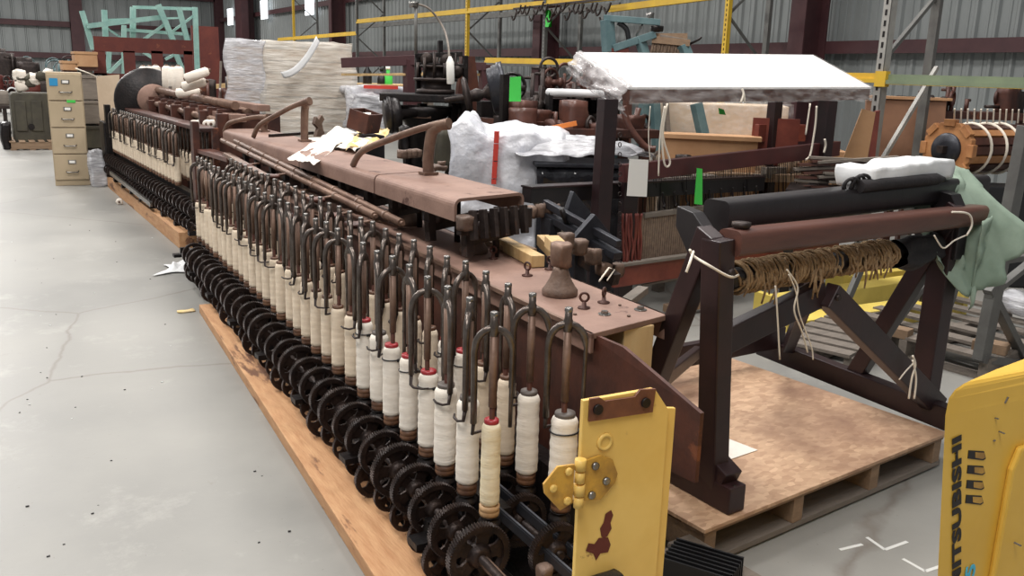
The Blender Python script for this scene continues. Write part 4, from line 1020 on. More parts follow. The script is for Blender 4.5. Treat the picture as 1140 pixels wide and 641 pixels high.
MB().lathe([(.15,0),(.15,.03),(.12,.035),(.12,.09),(.17,.095),(.17,.115),(.09,.12),(.09,.19),(.15,.195),(.15,.21)],I(485,104,5.9),(0,0,1),26).build('needle_head','iron',im)
for k in range(12):
    a_ = k*PI/6; p = I(485,88,5.9)+V((math.cos(a_)*.15,math.sin(a_)*.15,0)); MB().tube([p,p+V((0,0,.12+.04*(k%3)))],.012,6).build('yarn_guide','iron',im)
IB('frame_bar',[(462,62,515,60),(462,72,520,74),(465,60,465,105),(518,62,518,108),(490,45,490,62)],.035)
for x,y,r_ in ((475,66,.05),(498,68,.06),(508,80,.05),(480,82,.04)): MB().lathe([(r_*.3,-.03),(r_,-.02),(r_,.02),(r_*.3,.03)],I(x,y),(.3,1,.2),16).build('cam_wheel','iron',im)
IB('leg',[(505,115,500,205),(515,115,521,212),(452,140,455,200),(470,115,468,190)],.06)
MB().nbox(I(492,165,5.6),(.16,.2,.32),(4,4,5),.01,6,.1).build('gear_case','grey_green',im)
MB().nbox(I(450,155,5.3),(.06,.06,.2),(4,4,6),.015,9,.5).build('oil_can','black_iron',im)
IB('cross_shaft',[(440,128,480,130)],.03,5.75,'rust_rod'); IB('pale_leg',[(480,120,474,180)],.05,5.8,'grey_wood')
# flywheel and cone beside it
fw = thing('belt_pulley', 'large dark stepped cone pulley left of the green tag', 'pulley', I(548,140,5.7))
c = I(520,108,5.6); d_ = (I(568,98,5.6)-c).normalized()
MB().lathe([(.02,-.02),(.13,-.02),(.15,0),(.13,.02),(.04,.03),(.05,.08),(.03,.12),(.06,.16),(.10,.2),(.11,.24),(.14,.27)],c,d_,28).build('cone','iron',fw)
MB().lathe([(.14,.0),(.17,.012),(.17,.04),(.185,.045),(.185,.08),(.20,.085),(.20,.125),(.12,.13)],c+d_*.17,d_,32).build('stepped_pulley','dark_grey_steel',fw)
MB().beam(I(540,112),V((I(540,112).x,I(540,112).y,0)),.1,.1).build('pulley_stand','black_iron',fw,bevel=.01)
MB().tube([I(495,112,5.6),I(585,98,5.6)],.022,10).build('axle','iron',fw)
tagcard([(568,86),(580,85),(580,113),(567,113)],'green_tag','large green tag hanging beside the stepped pulley',f=lambda x,y,dy: L(x,y,(0,5.1),90))
tagcard([(608,11),(615,11),(614,30),(607,30)],'green_tag','small green tag hanging below the upper rack beam',f=lambda x,y,dy: L(x,y,(10.2,0),0))
m = MB().beam(I(562,83,5.3),V((I(562,83,5.3).x,I(562,83,5.3).y,0)),.05,.05); tag(m.build('dark_post','black_iron'),'black square post behind the green tag','post')
# gooseneck lamp
gl = thing('gooseneck_lamp','white lamp on a long bent grey gooseneck above the iron machine','lamp',I(500,108,5.8))
MB().tube(bez([I(462,4,5.8),I(478,10,5.8),I(493,30,5.8),I(499,50,5.5),I(500,70,5.4)],8),.008,8).build('gooseneck','grey_wood',gl)
MB().lathe([(.02,-.17),(.028,-.165),(.028,-.02),(.018,.0),(.008,.02)],I(501,66,5.4),(-.05,0,1),16).build('lamp_shade','white_tag',gl)
MB().tube([I(463,2,5.8),I(463,60,5.8)],.012,8).build('lamp_pole','rack_grey',gl); MB().nbox(I(461,5,5.8),(.05,.05,.04),(3,3,3),.01,12).build('lamp_joint','steel',gl)
# maroon timber frame further back
mf = thing('timber_trestle','brown timber trestle standing behind the iron machine','trestle',D(462,110,8))
for (x0,y0,x1,y1,w_) in ((380,70,462,67,.12),(462,74,541,74,.1),(459,66,459,120,.14),(540,72,541,125,.1),(380,83,540,83,.03),(516,83,516,125,.03)):
    MB().beam(D(x0,y0,8),D(x1,y1,8),w_,w_*.7,hint=V((0,1,0))).build('frame_bar','maroon' if w_ > .05 else 'pine',mf,bevel=.004)
for px in (459,541): q = D(px,110,8); MB().mm((q.x-.05,q.y-.05,0),(q.x+.05,q.y+.05,q.z)).build('frame_post','maroon',mf)
tag(MB().prism([(-.12,-D(522,90,7.6).z),(.1,-D(522,90,7.6).z),(.10,-.15),(.04,.2),(-.08,.2),(-.12,-.15)],.05,rot('X',PI/2),D(522,90,7.6)).build('wood_wedge','rust_web'),'brown wedge board standing right of the iron machine','board')
# bench with wrapped goods and bottles behind
be = thing('work_bench','cluttered bench in clear wrap right of the tall wrapped stack','bench',D(420,150,9))
MB().box(D(410,96,9)+V((0,.2,0)),(1.4,.8,.05),rot('Z',-.4)).build('bench_top','pine',be)
for dx in (-.6,.6):
    for dy in (-.25,.3): q = D(410,96,9)+rot('Z',-.4)@V((dx,dy+.2,0)); MB().mm((q.x-.03,q.y-.03,0),(q.x+.03,q.y+.03,q.z)).build('bench_leg','grey_wood',be)
tag(MB().nbox(D(412,118,8)+V((0,0,-.05)),(.36,.4,.34),(14,10,10),.05,6,.2,5).build('wrapped_bundle','wrap_silver'),'clear-wrapped dark bundle beside the bench','bundle')
tag(MB().nbox(D(418,100,8.3),(.6,.4,.07),(14,8,3),.02,6,.2,5).build('wrapped_bundle','tarp'),'flat white wrapped bundle with red printing on the bench','bundle')
tag(MB().box(D(424,97,8.0),(.3,.02,.03),rot('Z',-.3)).build('red_strap','bright_red'),'thin red strap on the flat white bundle','strap')
for px,mt,h_,lb in ((432,'green_tag',.16,'green bottle on the bench'),(425,'black_plastic',.15,'dark bottle left of the green bottle'),(409,'black_plastic',.22,'tall dark bottle on the bench end')):
    q = D(px,96,9); b_ = thing('bottle',lb,'bottle',q); MB().lathe([(.04,0),(.045,.01),(.045,h_*.6),(.018,h_*.8),(.018,h_)],q,(0,0,1),14).build('bottle_body',mt,b_); MB().lathe([(.022,h_),(.022,h_+.03)],q,(0,0,1),10).build('bottle_cap','white_tag' if 'green' in lb[:6] else mt,b_)
# ------------------------------------------------------------------ white tarpaulin load
tl = thing('tarpaulin_load','white tarpaulin-covered load with red printed edge left of the loom post','load',D(598,200,5.75))
c = D(566,200,5.75)
Aw = rot('Z',-.55)
def wpf(q):
    z = q.z/.5; top = 1-.0
    k = 1+.10*(1-z)*.5
    if z > .6: q = V((q.x, q.y, q.z*(1+.06*math.sin(q.x*6+1.2))+.12*max(0,1-abs(q.x+.27)/.14)))
    return V((q.x*k, q.y*k, q.z))
MB().nbox(V((c.x,c.y,.535)),(.74,.6,1.05),(36,26,38),.05,4.5,.14,2,Aw,wpf).build('cover','tarp',tl)
o = Aw@V((-.43,-.36,0)); 
for k in range(9):
    p = L(553-k*.4,150+k*6.5,(c.x-.12,c.y-.30),90+31); MB().box(p,(.03,.03,.03 if k % 3 else .042),Aw).build('print_mark','bright_red',tl,label='red printing')
bx = thing('wrapped_box','black box in shiny clear wrap beside the white tarpaulin load','box',D(640,215,4.9))
c = D(648,200,5.6); MB().nbox(V((c.x,c.y,.44)),(.62,.4,.86),(16,12,14),.012,5,0.02,4,rot('Z',-.45)).build('box_body','black_glossy',bx)
MB().box(V((c.x,c.y,.885)),(.66,.44,.025),rot('Z',-.45)).build('box_lid','dark_grey_steel',bx,bevel=.006)
def topf(u,v):
    q = rot('Z',-.45)@V(((u-.52)*.86,(v-.4)*.55,0)); w_ = noise.noise(V((u*6,v*6,1))); return V((c.x,c.y,.91))+q+V((0,0,.06+.05*w_+.09*math.sin(u*PI)*math.sin(v*PI)-.02))
MB().grid(topf,30,24,.003).build('plastic_film','wrap_silver',bx)
# ------------------------------------------------------------------ odd machines behind the tarpaulin load
def junk(name, label, cat, c, size, seed, mt=('iron','rust_web'), n=14, base=True):
    "a low machine: bed, uprights, wheels and rods of its own"
    rr = random.Random(seed); c = V(c); t = thing(name,label,cat,V((c.x,c.y,0)))
    sx, sy, sz = size; A_ = rot('Z',rr.uniform(-.6,.1))
    if base:
        zb = max(c.z,.1)
        MB().box(V((c.x,c.y,zb)),(sx,sy,.06),A_).build('bed',mt[0],t,bevel=.006)
        for ux in (-.42,.42):
            for uy in (-.4,.4): q = V((c.x,c.y,0))+A_@V((ux*sx,uy*sy,zb/2)); MB().box(q,(.06,.06,zb),A_).build('leg',mt[0],t)
    for k in range(n):
        p = c+A_@V((rr.uniform(-.45,.45)*sx,rr.uniform(-.4,.4)*sy,0)); h_ = rr.uniform(.3,1)*sz; j = rr.randrange(4)
        mm_ = mt[rr.randrange(len(mt))]
        if j == 0: MB().nbox(p+V((0,0,h_/2)),(sx*.14,sy*.3,h_),(3,3,4),.012,10,.15,k).build('housing',mm_,t)
        elif j == 1: MB().tube([p,p+V((0,0,h_))],.018,8).tube([p+V((0,0,h_*.9)),p+V((rr.uniform(-.2,.2),.05,h_*.9))],.014,6).build('rod',mm_,t)
        elif j == 2: MB().ring(p+V((0,0,h_*.7)),(rr.uniform(-.5,.5),1,0),sz*.22,.014,18,6).tube([p,p+V((0,0,h_*.7))],.016,6).build('wheel',mm_,t)
        else: MB().lathe([(.03,0),(.06,.01),(.06,.05),(.03,.06),(.03,.12),(.05,.13),(.05,.16),(.02,.17)],p+V((0,0,h_*.4)),(1,rr.uniform(-1,1),0),16).tube([p,p+V((0,0,h_*.5))],.02,6).build('roller',mm_,t)
    return t
junk('old_machine','rusty low machine with rollers behind the tarpaulin load','machine',D(640,138,6.4)+V((0,0,-.05)),(1.1,.5,.22),11,('rust_web','iron','brown_beam'),18)
junk('old_machine','dark machine with small wheels in front of the grey rack post','machine',D(605,128,7.2)+V((0,0,-.05)),(.8,.5,.45),12,('iron','black_iron'),16)
junk('old_machine','tangle of iron rods and wheels right of the grey rack post','machine',D(645,95,8.6)+V((0,0,-.1)),(1.0,.5,.4),13,('iron','rust_web'),18)
wt = thing('dark_cabinet','black open cabinet with rounded white top behind the canopy corner','cabinet',D(645,140,7))
c = D(648,104,7); MB().nbox(c+V((0,.1,0)),(.46,.4,.06),(10,6,3),.004,5,.3,0,rot('Z',-.5)).build('white_top','white_cloth',wt)
for dx_ in (-.2,.2): MB().box(V((c.x,c.y+.1,c.z/2))+rot('Z',-.5)@V((dx_,0,0)),(.03,.36,c.z),rot('Z',-.5)).build('cabinet_side','black_iron',wt)
MB().box(V((c.x,c.y+.1,c.z-.3))+rot('Z',-.5)@V((0,.12,0)),(.4,.02,.5),rot('Z',-.5)).build('cabinet_back','black_iron',wt)
tag(MB().beam(D(612,143,5.9),D(642,137,5.9),.03,.03).build('orange_stick','orange'),'short orange stick lying on the low machine','stick')
tag(MB().beam(D(530,134,6.6),D(640,142,6.2),.06,.05).build('timber_beam','brown_beam',bevel=.004),'long brown timber laid behind the tarpaulin load','beam')
# ------------------------------------------------------------------ teal machine
tm = thing('teal_machine','teal painted machine with slanted arms behind the canopy','machine',D(725,130,7.2))
def T(px,py,d=7.2): return D(px,py,d)
for x0,y0,x1,y1,w_,mt in ((672,20,735,25,.06,'teal_machine'),(676,22,678,58,.09,'teal_machine'),(683,54,730,38,.07,'teal_machine'),(712,42,718,62,.07,'teal_machine'),(735,40,768,46,.03,'grey_wood'),(676,58,700,55,.06,'rust_red'),
    (720,62,714,170,.07,'teal_machine'),(728,95,732,170,.07,'teal_machine'),(775,115,785,160,.08,'teal_machine'),(760,50,765,62,.08,'teal_machine'),(700,58,697,170,.06,'brown_beam'),(740,100,745,170,.04,'grey_wood')):
    MB().beam(T(x0,y0),T(x1,y1),w_,w_*.8,hint=V((0,1,0))).build('frame_arm',mt,tm,bevel=.004)
for px in (690,760): q = T(px,165); MB().mm((q.x-.04,q.y-.04,0),(q.x+.04,q.y+.04,q.z)).build('leg','teal_machine',tm)
m = MB()
for i in range(14): m.tube([T(728+i*2.6,46),T(724+i*2.6+(i%3),63)],.012,5)
m.build('yarn_ends','warp_yarn',tm)['kind'] = 'stuff'
m = MB().beam(T(726,44),T(768,48),.05,.05)
for i in range(12): m.beam(T(728+i*3.2,43),T(728+i*3.2,37),.012,.03)
m.build('comb_bar','pallet_wood',tm)
MB().tube(bez([T(688,25),T(697,32),T(700,45)],6),.02,8).build('hose','black_plastic',tm); MB().tube([T(708,40),T(718,22)],.008,6).build('lever','steel',tm); MB().tube([T(768,49),T(778,44),T(781,41)],.01,6).build('lever','black_iron',tm)
MB().nbox(T(724,18),(.05,.05,.06),(3,3,3),.01,9,.4).build('knob','steel',tm); MB().nbox(T(732,32),(.1,.05,.05),(3,3,3),.01,9,.4).build('bracket','black_iron',tm)
MB().tube(bez([T(694,118,6.3),T(700,140,6.3),T(718,163,6.3),T(730,166,6.3)],8),.025,10).build('bent_rail','brown_beam',tm); MB().tube([T(711,120,6.4),T(704,150,6.4)],.02,8).build('bent_rail','brown_beam',tm)
# cardboard and plastic wrapped crate behind loom
cw = thing('wrapped_crate','pale wrapped crate with brown lid seen under the canopy','crate',D(795,150,7.8))
c = D(800,150,7.8); A3 = rot('Z',-.75)
MB().box(V((c.x,c.y,.62)),(1.05,.7,1.22),A3).build('crate_body','card_pale',cw,bevel=.01)
MB().nbox(V((c.x,c.y,.62)),(1.12,.76,1.27),(14,10,14),.02,5,.02,6,A3).build('plastic_film','wrap_clear',cw)
MB().box(D(790,152,6.9),(.75,.3,.03),A3).build('lid','card',cw); MB().box(D(790,152,6.9)-V((0,0,.45)),(.7,.26,.87),A3).build('crate_base','card',cw)
tag(MB().box(D(862,158,7.0)-V((0,0,.0)),(.34,.04,.35),rot('Z',-.8)).build('red_board','red_wood'),'red brown board beside the wrapped crate under the canopy','board')
junk('old_machine','low rusty machine seen through the loom threads','machine',D(806,186,6.9)+V((0,0,-.05)),(1.4,.5,.2),21,('pallet_wood','grey_wood','card'),20)
junk('old_machine','dark machine parts heaped behind the loom\'s left inner post','machine',D(748,185,6.2)+V((0,0,-.08)),(.5,.4,.15),22,('grey_wood','iron'),8)
tag(MB().box(D(856,194,7.3)-V((0,0,.02)),(1.1,.3,.46),rot('Z',-.7)).build('cardboard_box','card',bevel=.006),'tan cardboard box behind the loom heddles','box')
# timber offcut stack, crate and leaning board right of the loom
rr = random.Random(9)
st = D(935,195,6.6)
for i in range(16):
    q = D(944+rr.uniform(-16,30),207-(i%8)*4.2,6.15+.05*rr.random()); a_ = rr.uniform(-.5,.1); d_ = V((math.cos(a_),math.sin(a_)-.5,rr.uniform(-.05,.12))).normalized()
    tag(MB().beam(q-d_*.26,q+d_*.26,.06,.016).build('wooden_lath','grey_wood' if i % 2 else 'brown_beam'),'thin weathered slat in the untidy heap left of the brown crate','slat','slats heaped left of the brown crate')
hb = thing('low_table','dark low table carrying slats and the brown crate','table',(6.0,4.6,0)); c = D(962,213,6.15); zt_ = c.z-.02
MB().box(V((c.x,c.y,zt_)),(.95,.5,.05),rot('Z',-.9)).build('table_top','black_wood',hb)
for ux in (-.42,.42):
    for uy in (-.25,.25): q = V((c.x,c.y,0))+rot('Z',-.9)@V((ux,uy,zt_/2)); MB().box(q,(.06,.06,zt_),rot('Z',-.9)).build('leg','black_wood',hb)
cr = thing('wooden_crate','big brown wooden crate behind the perforated grey rack upright','crate',D(1005,195,7.4)); c = D(1003,160,8.2); 
MB().box(c,(.60,.5,.74),rot('Z',-.9)@rot('Y',-.05)).build('crate_side','brown_box',cr,bevel=.006); MB().box(c+V((0,0,.38)),(.64,.54,.02),rot('Z',-.9)).build('crate_lid','card',cr)
def LL(px,py): return L(px,py,(D(955,160,6.9).x,D(955,160,6.9).y),118)
P_ = [LL(938,178),LL(960,121),LL(975,125),LL(963,192)]; e = V((.02,.02,0)); tag(MB().add(P_+[q+e for q in P_],[(0,1,2,3),(7,6,5,4)]+[(i,(i+1)%4,4+(i+1)%4,4+i) for i in range(4)]).build('chipboard_sheet','card'),'pale four-sided board leaning left of the brown crate','board')
P_ = [LL(964,190),LL(975,124),LL(980,123),LL(972,196)]; tag(MB().add(P_+[q+e*3 for q in P_],[(0,1,2,3),(7,6,5,4)]+[(i,(i+1)%4,4+(i+1)%4,4+i) for i in range(4)]).build('red_board','red_wood'),'narrow red-brown board edge against the brown crate','board')
# slatted drum
dr = thing('slatted_drum','wooden slatted drum with white straps at the right edge','drum',D(1070,200,7.2)); c = D(1056,166,7.2); ax = V((1,-.05,0.0)).normalized(); Bd = basis(ax)
oc = [(.205*math.cos(PI/8+k*PI/4)*(1.0),.205*math.sin(PI/8+k*PI/4)) for k in range(8)]
MB().prism(oc,.05,Bd,c).build('end_flange','orange_wood',dr,bevel=.006)
for k in range(8):
    a_ = k*PI/4; p = c+Bd@V((math.cos(a_)*.19,math.sin(a_)*.19,-.01)); MB().box(p,(.05,.09,.05),Bd@rot('Z',a_)).build('flange_block','orange_wood',dr,bevel=.004)
MB().lathe([(.05,-.05),(.112,-.045),(.118,-.03),(.118,.0)],c,ax,28).build('hub_plate','dark_grey_steel',dr); MB().box(c-ax*.07,(.05,.05,.06),Bd).build('shaft_end','iron',dr)
for k in range(16):
    a_ = k*PI/8; p = c+Bd@V((math.cos(a_)*.165,math.sin(a_)*.165,.62)); MB().box(p,(.025,.055,1.2),Bd@rot('Z',a_)).build('slat','orange_wood' if k % 3 == 0 else 'rust_web',dr,bevel=.003)
MB().lathe([(.155,0),(.155,1.2)],c,ax,20).build('core','rust_web',dr)
for s_ in (.22,.40,.56): MB().ring(c+ax*s_,ax,.186,.011,28,6).build('strap','string',dr,label='white strap')
for k in range(14):
    p = c+ax*(.02+k*.075)+V((0,0,.19)); MB().beam(p,p+V((-.05,-.02,.10)),.010,.010).build('peg','string',dr)
MB().box(V((c.x+.35,c.y-.25,(c.z-.24)/2)),(.6,.3,c.z-.25),rot('Z',-.64)).build('stand','black_plastic',dr,bevel=.01)
junk('old_machine','dark clamp-like machines above the slatted drum','machine',D(1080,128,8.4),(1.2,.4,.25),31,('rust_web','iron'),14)
# ------------------------------------------------------------------ pallet racking along the right wall
def WP(px,py,s=10.4): return L(px,py,(s,0),0)
def upright(t, px, s, z1=4.6, mt='rack_grey', w=.09):
    p = WP(px,60,s); m = MB().mm((p.x-.035,p.y-w/2,0),(p.x+.035,p.y-w/2+.008,z1)).mm((p.x-.035,p.y+w/2-.008,0),(p.x+.035,p.y+w/2,z1)).mm((p.x-.04,p.y-w/2,0),(p.x-.03,p.y+w/2,z1))
    o = m.build('upright',mt,t)
    m = MB()
    for k in range(int(z1/.075)): m.box((p.x-.0415,p.y,.05+k*.075),(.002,.018,.04))
    m.build('punched_slots','black_iron',o); return p
def rackbeam(t, a, b, mt='rack_yellow', h=.12):
    return MB().beam(a,b,.05,h).beam(V(a)+V((-.035,0,-h*.28)),V(b)+V((-.035,0,-h*.28)),.03,h*.4).build('load_beam',mt,t)
def frame_(t, px, s, d=1.0, mt='rack_grey', z1=4.6):
    p = upright(t,px,s,z1,mt); q = V((p.x+d,p.y,0)); MB().mm((q.x-.035,q.y-.045,0),(q.x+.035,q.y+.045,z1)).build('upright','rack_grey',t)
    z = .2; f = 0
    while z < z1-.8: 
        a, b = (p.x,q.x) if f else (q.x,p.x); MB().beam((a,p.y,z),(b,p.y,z+.75),.035,.035).build('lattice_brace','rack_grey',t); z += .75; f = 1-f
    return p
r1 = thing('pallet_rack','yellow beamed pallet rack along the ribbed wall in the middle distance','rack',(10.4,20,0))
for px, mt in ((328,'rack_yellow'),(398,'rack_grey'),(520,'rack_yellow'),(606,'rack_grey'),(807,'rack_yellow')): frame_(r1,px,10.4,.9,mt)
rackbeam(r1,WP(398,24),WP(690,-4)); rackbeam(r1,WP(541,67),WP(806,73)); rackbeam(r1,WP(310,44),WP(398,37)); rackbeam(r1,WP(398,84),WP(520,80),'pine',.06)
rackbeam(r1,WP(680,10),WP(806,-6)); rackbeam(r1,WP(398,30,11.3),WP(690,6,11.3),'rack_grey'); rackbeam(r1,WP(541,70,11.3),WP(806,76,11.3),'rack_grey')
r2 = thing('pallet_rack','green and yellow beamed rack with slotted grey upright on the right','rack',(7.4,6,0))
upright(r2,985,5.7,4.,'rack_light',.06); p = WP(985,88,5.7); rackbeam(r2,p,WP(1300,97,5.7),'rack_green',.07); MB().beam(p+V((-.045,0,-.022)),WP(1300,97,5.7)+V((-.045,0,-.022)),.006,.03).build('beam_stripe','rack_yellow',r2)
MB().box(p+V((-.03,.0,0)),(.05,.09,.11)).build('beam_clip','rack_yellow',r2); rackbeam(r2,WP(930,86,5.7),WP(984,87,5.7),'rack_yellow',.07)
MB().beam(WP(975,190,5.72),WP(1043,75,6.3),.03,.03).build('lattice_brace','rack_light',r2); MB().beam(WP(986,64,5.72),WP(1043,-5,6.3),.03,.03).build('lattice_brace','rack_grey',r2)
q = L(1036,60,(6.3,0),0); MB().mm((q.x-.02,q.y-.035,0),(q.x+.02,q.y+.035,4)).build('upright','rack_grey',r2)
# stored fittings on the middle rack
m = MB(); rr = random.Random(5)
sh = thing('hanging_hooks','row of dark iron hooks and rods along the upper rack beam','hooks',WP(610,10,10.2))
for i in range(22):
    p = WP(575+i*5,3+rr.uniform(-1,4)+(8 if i%4==0 else 0),10.1); MB().tube(bez([p,p+V((0,.06,-.12)),p+V((0,.14,-.16)),p+V((0,.2,-.08))],4),.02,6).build('hook','iron',sh)
MB().beam(WP(572,10,10.15),WP(682,-2,10.15),.04,.04).build('hook_bar','iron',sh)
# ------------------------------------------------------------------ tall wrapped stacks
def wrapped(name,label,c,size,rz,seed,film_,lay=14):
    t = thing(name,label,'stack',V((c.x,c.y,0))); A_ = rot('Z',rz); sx,sy,sz = size
    for k in range(lay):
        z = .12+(sz-.14)*(k+.5)/lay; rr_ = random.Random(seed*50+k); MB().box(V((c.x,c.y,z))+A_@V((rr_.uniform(-.01,.01),rr_.uniform(-.01,.01),0)),(sx*.96,sy*.96,(sz-.14)/lay*.9),A_).build('layer','card_pale',t,bevel=.004)
    for v in (-.4,0,.4): MB().box(V((c.x,c.y,.05))+A_@V((v*sx,0,0)),(.09,sy,.09),A_).build('pallet_stringer','pallet_wood',t)
    def wp(q): return V((q.x+.02*math.sin(q.z*14+seed),q.y,q.z))
    MB().nbox(V((c.x,c.y,sz/2+.05)),(sx*1.03,sy*1.03,sz),(14,14,26),.022,4,.02,seed,A_,wp).build('stretch_film',film_,t)
    return t
c = D(343,100,8.7); ws = wrapped('wrapped_stack','tall cream stack of goods in stretch film behind the roller beam',c,(.80,.75,1.60),-.30,1,'wrap')
c = D(275,100,8.5); wrapped('wrapped_stack','narrow silvery plastic-wrapped stack left of the tall cream one',c,(.32,.34,1.61),-.30,2,'wrap_silver',12)
c = D(345,70,8.15)
MB().grid(lambda u,v: D(312+u*40+4*v,80-40*u*u+v*7,8.12-.02*math.sin(u*4)),16,3,.004).build('plastic_strip','white_cloth',ws,label='twisted white film strip')
tag(MB().nbox(D(330,158,7.6),(.5,.3,.05),(6,4,2),.01,9,.1).build('paper_sheet','paper'),'pale paper at the foot of the cream wrapped stack','paper')
# ------------------------------------------------------------------ filing cabinet
fc = thing('filing_cabinet','beige four-drawer filing cabinet with a blue note on the top drawer','cabinet',(0.90,11.85,0))
c0 = G(62,207); c1_ = G(101,206); fx = (c1_-c0).normalized(); fy_ = V((-fx.y,fx.x,0)); fw_ = (c1_-c0).length; FH = 1.30
AF = Matrix((fx,fy_,V((0,0,1)))).transposed()
def FP(x,y,z): return c0+AF@V((x,y,z))
MB().box(FP(fw_/2,.33,FH/2),(fw_,.64,FH),AF).build('cabinet_body','cabinet',fc,bevel=.006)
for k in range(4):
    z = .07+k*.305; dz_ = MB().box(FP(fw_/2,-.003,z+.148),(fw_-.02,.02,.292),AF).build('drawer','cabinet',fc,bevel=.004)
    MB().box(FP(fw_/2+.01,-.018,z+.21),(.085,.008,.045),AF).build('label_holder','steel',dz_); MB().box(FP(fw_/2+.01,-.024,z+.21),(.06,.004,.028),AF).build('label_card','white_tag',dz_)
    MB().tube([FP(fw_/2-.06,-.015,z+.10),FP(fw_/2-.05,-.045,z+.09),FP(fw_/2+.06,-.045,z+.09),FP(fw_/2+.07,-.015,z+.10)],.008,8).build('handle','steel',dz_)
tag(MB().box(FP(.075,-.019,1.19),(.085,.004,.085),AF).build('blue_note','blue_tag'),'square blue note stuck on the filing cabinet','note')
tag(MB().box(FP(.24,-.019,.975),(.09,.004,.03),AF).build('green_sticker','green_tag'),'small green sticker on the filing cabinet','sticker')
# things behind the cabinet
for k,(x0,x1,y0,y1,d_,mt,lb) in enumerate(((92,112,140,165,12.8,'grey_green','lowest dark crate stacked behind the filing cabinet'),(93,113,112,138,12.8,'grey_wood','middle grey crate stacked behind the filing cabinet'),(93,113,84,111,12.8,'grey_wood','top grey crate stacked behind the filing cabinet'),
        (84,108,58,74,16,'card','orange-brown carton on the shelf above the crates'),(70,86,68,78,16,'card','small brown carton left of the larger one'))):
    a_, b_ = L(x0,y1,(0,d_)), L(x1,y0,(0,d_)); t = thing('storage_crate' if k < 3 else 'carton',lb,'crate' if k < 3 else 'carton',V(((a_.x+b_.x)/2,d_+.3,a_.z)))
    MB().mm((a_.x,d_,a_.z),(b_.x,d_+.5,b_.z)).build('crate_box',mt,t,bevel=.01); MB().mm((a_.x-.01,d_-.015,b_.z-.04),(b_.x+.01,d_+.51,b_.z)).build('crate_rim',mt,t,bevel=.005)
    if k == 0: MB().mm((a_.x,d_,0),(b_.x,d_+.5,a_.z)).build('crate_foot','black_iron',t)
    if k > 2: MB().mm((a_.x,d_+.1,a_.z-.06),(b_.x,d_+.45,a_.z)).build('shelf_board','brown_beam',t); MB().mm(((a_.x+b_.x)/2-.1,d_+.2,0),((a_.x+b_.x)/2+.1,d_+.4,a_.z-.05)).build('shelf_post','grey_wood',t)
pts = [(107,85),(133,83),(132,199),(121,200),(118,152),(111,130),(109,105)]
P_ = [L(x,y,(0,12.2)) for x,y in pts]; n_ = len(P_); e = V((0,.02,0))
tag(MB().add(P_+[q+e for q in P_],[tuple(range(n_)),tuple(range(2*n_-1,n_-1,-1))]+[(i,(i+1)%n_,n_+(i+1)%n_,n_+i) for i in range(n_)]).build('cardboard_sheet','card_pale'),'pale torn cardboard sheet right of the filing cabinet','cardboard')
c = G(110,207); tag(MB().nbox(V((c.x,c.y,.21)),(.18,.2,.42),(8,8,12),.04,5,.3,4).build('plastic_bag','wrap_silver'),'clear plastic bag slumped at the foot of the filing cabinet','bag')
tag(MB().tube([L(84,76,(0,11.4)),L(100,82,(0,11.4)),L(108,86,(0,12.1))],.008,5).build('thin_stick','string'),'thin pale stick over the filing cabinet top','stick')
# old grey-green casing on a pallet
om = thing('machine_casing','old grey-green cast machine casing on a low pallet by the filing cabinet','machine',(0.9,16.9,0))
Y = 16.9
def O(px,py,y=Y): return L(px,py,(0,y))
P_ = [(11,106),(14,103),(58,104),(62,108),(66,160),(16,160)]; q = [O(x,y) for x,y in P_]; n_ = 6
MB().add(q+[p+V((0,.7,0)) for p in q],[tuple(range(n_)),tuple(range(2*n_-1,n_-1,-1))]+[(i,(i+1)%n_,n_+(i+1)%n_,n_+i) for i in range(n_)]).build('casing','grey_green',om,bevel=.02)
for x in (22,40): MB().beam(O(x,112,Y-.01),O(x+3,146,Y-.01),.16,.03,hint=V((0,1,0))).build('raised_panel','grey_green',om,bevel=.01)
MB().lathe([(.05,0),(.05,.03)],O(35,141,Y-.0),(0,-1,0),12).build('bolt_hole','black_iron',om)
MB().nbox(O(7,152,Y-.1),(.14,.3,.5),(5,5,8),.03,5,.3).build('side_casting','black_iron',om)
pallet('pallet','low pale pallet carrying the grey-green casing',O(12,165).x,16.5,O(58,165).x,17.6,0,.14,'pallet_wood',boards=5)
for k in range(14):
    rr = random.Random(k); p = O(14+rr.random()*40,98-rr.random()*16,Y+.3); tag(MB().nbox(p,(.16,.16,.14),(4,4,4),.05,6,.5,k).build('rag_bundle','yarn_white' if k%3 else 'grey_green'),'crumpled rag in the heap on the grey-green casing','rag','rags heaped on the grey-green casing')
junk('old_machine','dark cluttered machine at the far left edge of the hall','machine',O(2,118,21)+V((-.5,0,0)),(1.6,.8,.4),41,('iron','white_cloth','card_pale','grey_wood'),26)
junk('old_machine','row of dim machinery behind the grey-green casing','machine',O(40,95,24)+V((0,0,-.2)),(3.4,.8,.45),42,('iron','teal_machine','rust_red'),28)
junk('old_machine','far machinery with tall rods left of the orange carton','machine',O(55,88,28)+V((0,0,-.2)),(4.,.8,1.0),43,('iron','teal_machine'),24)
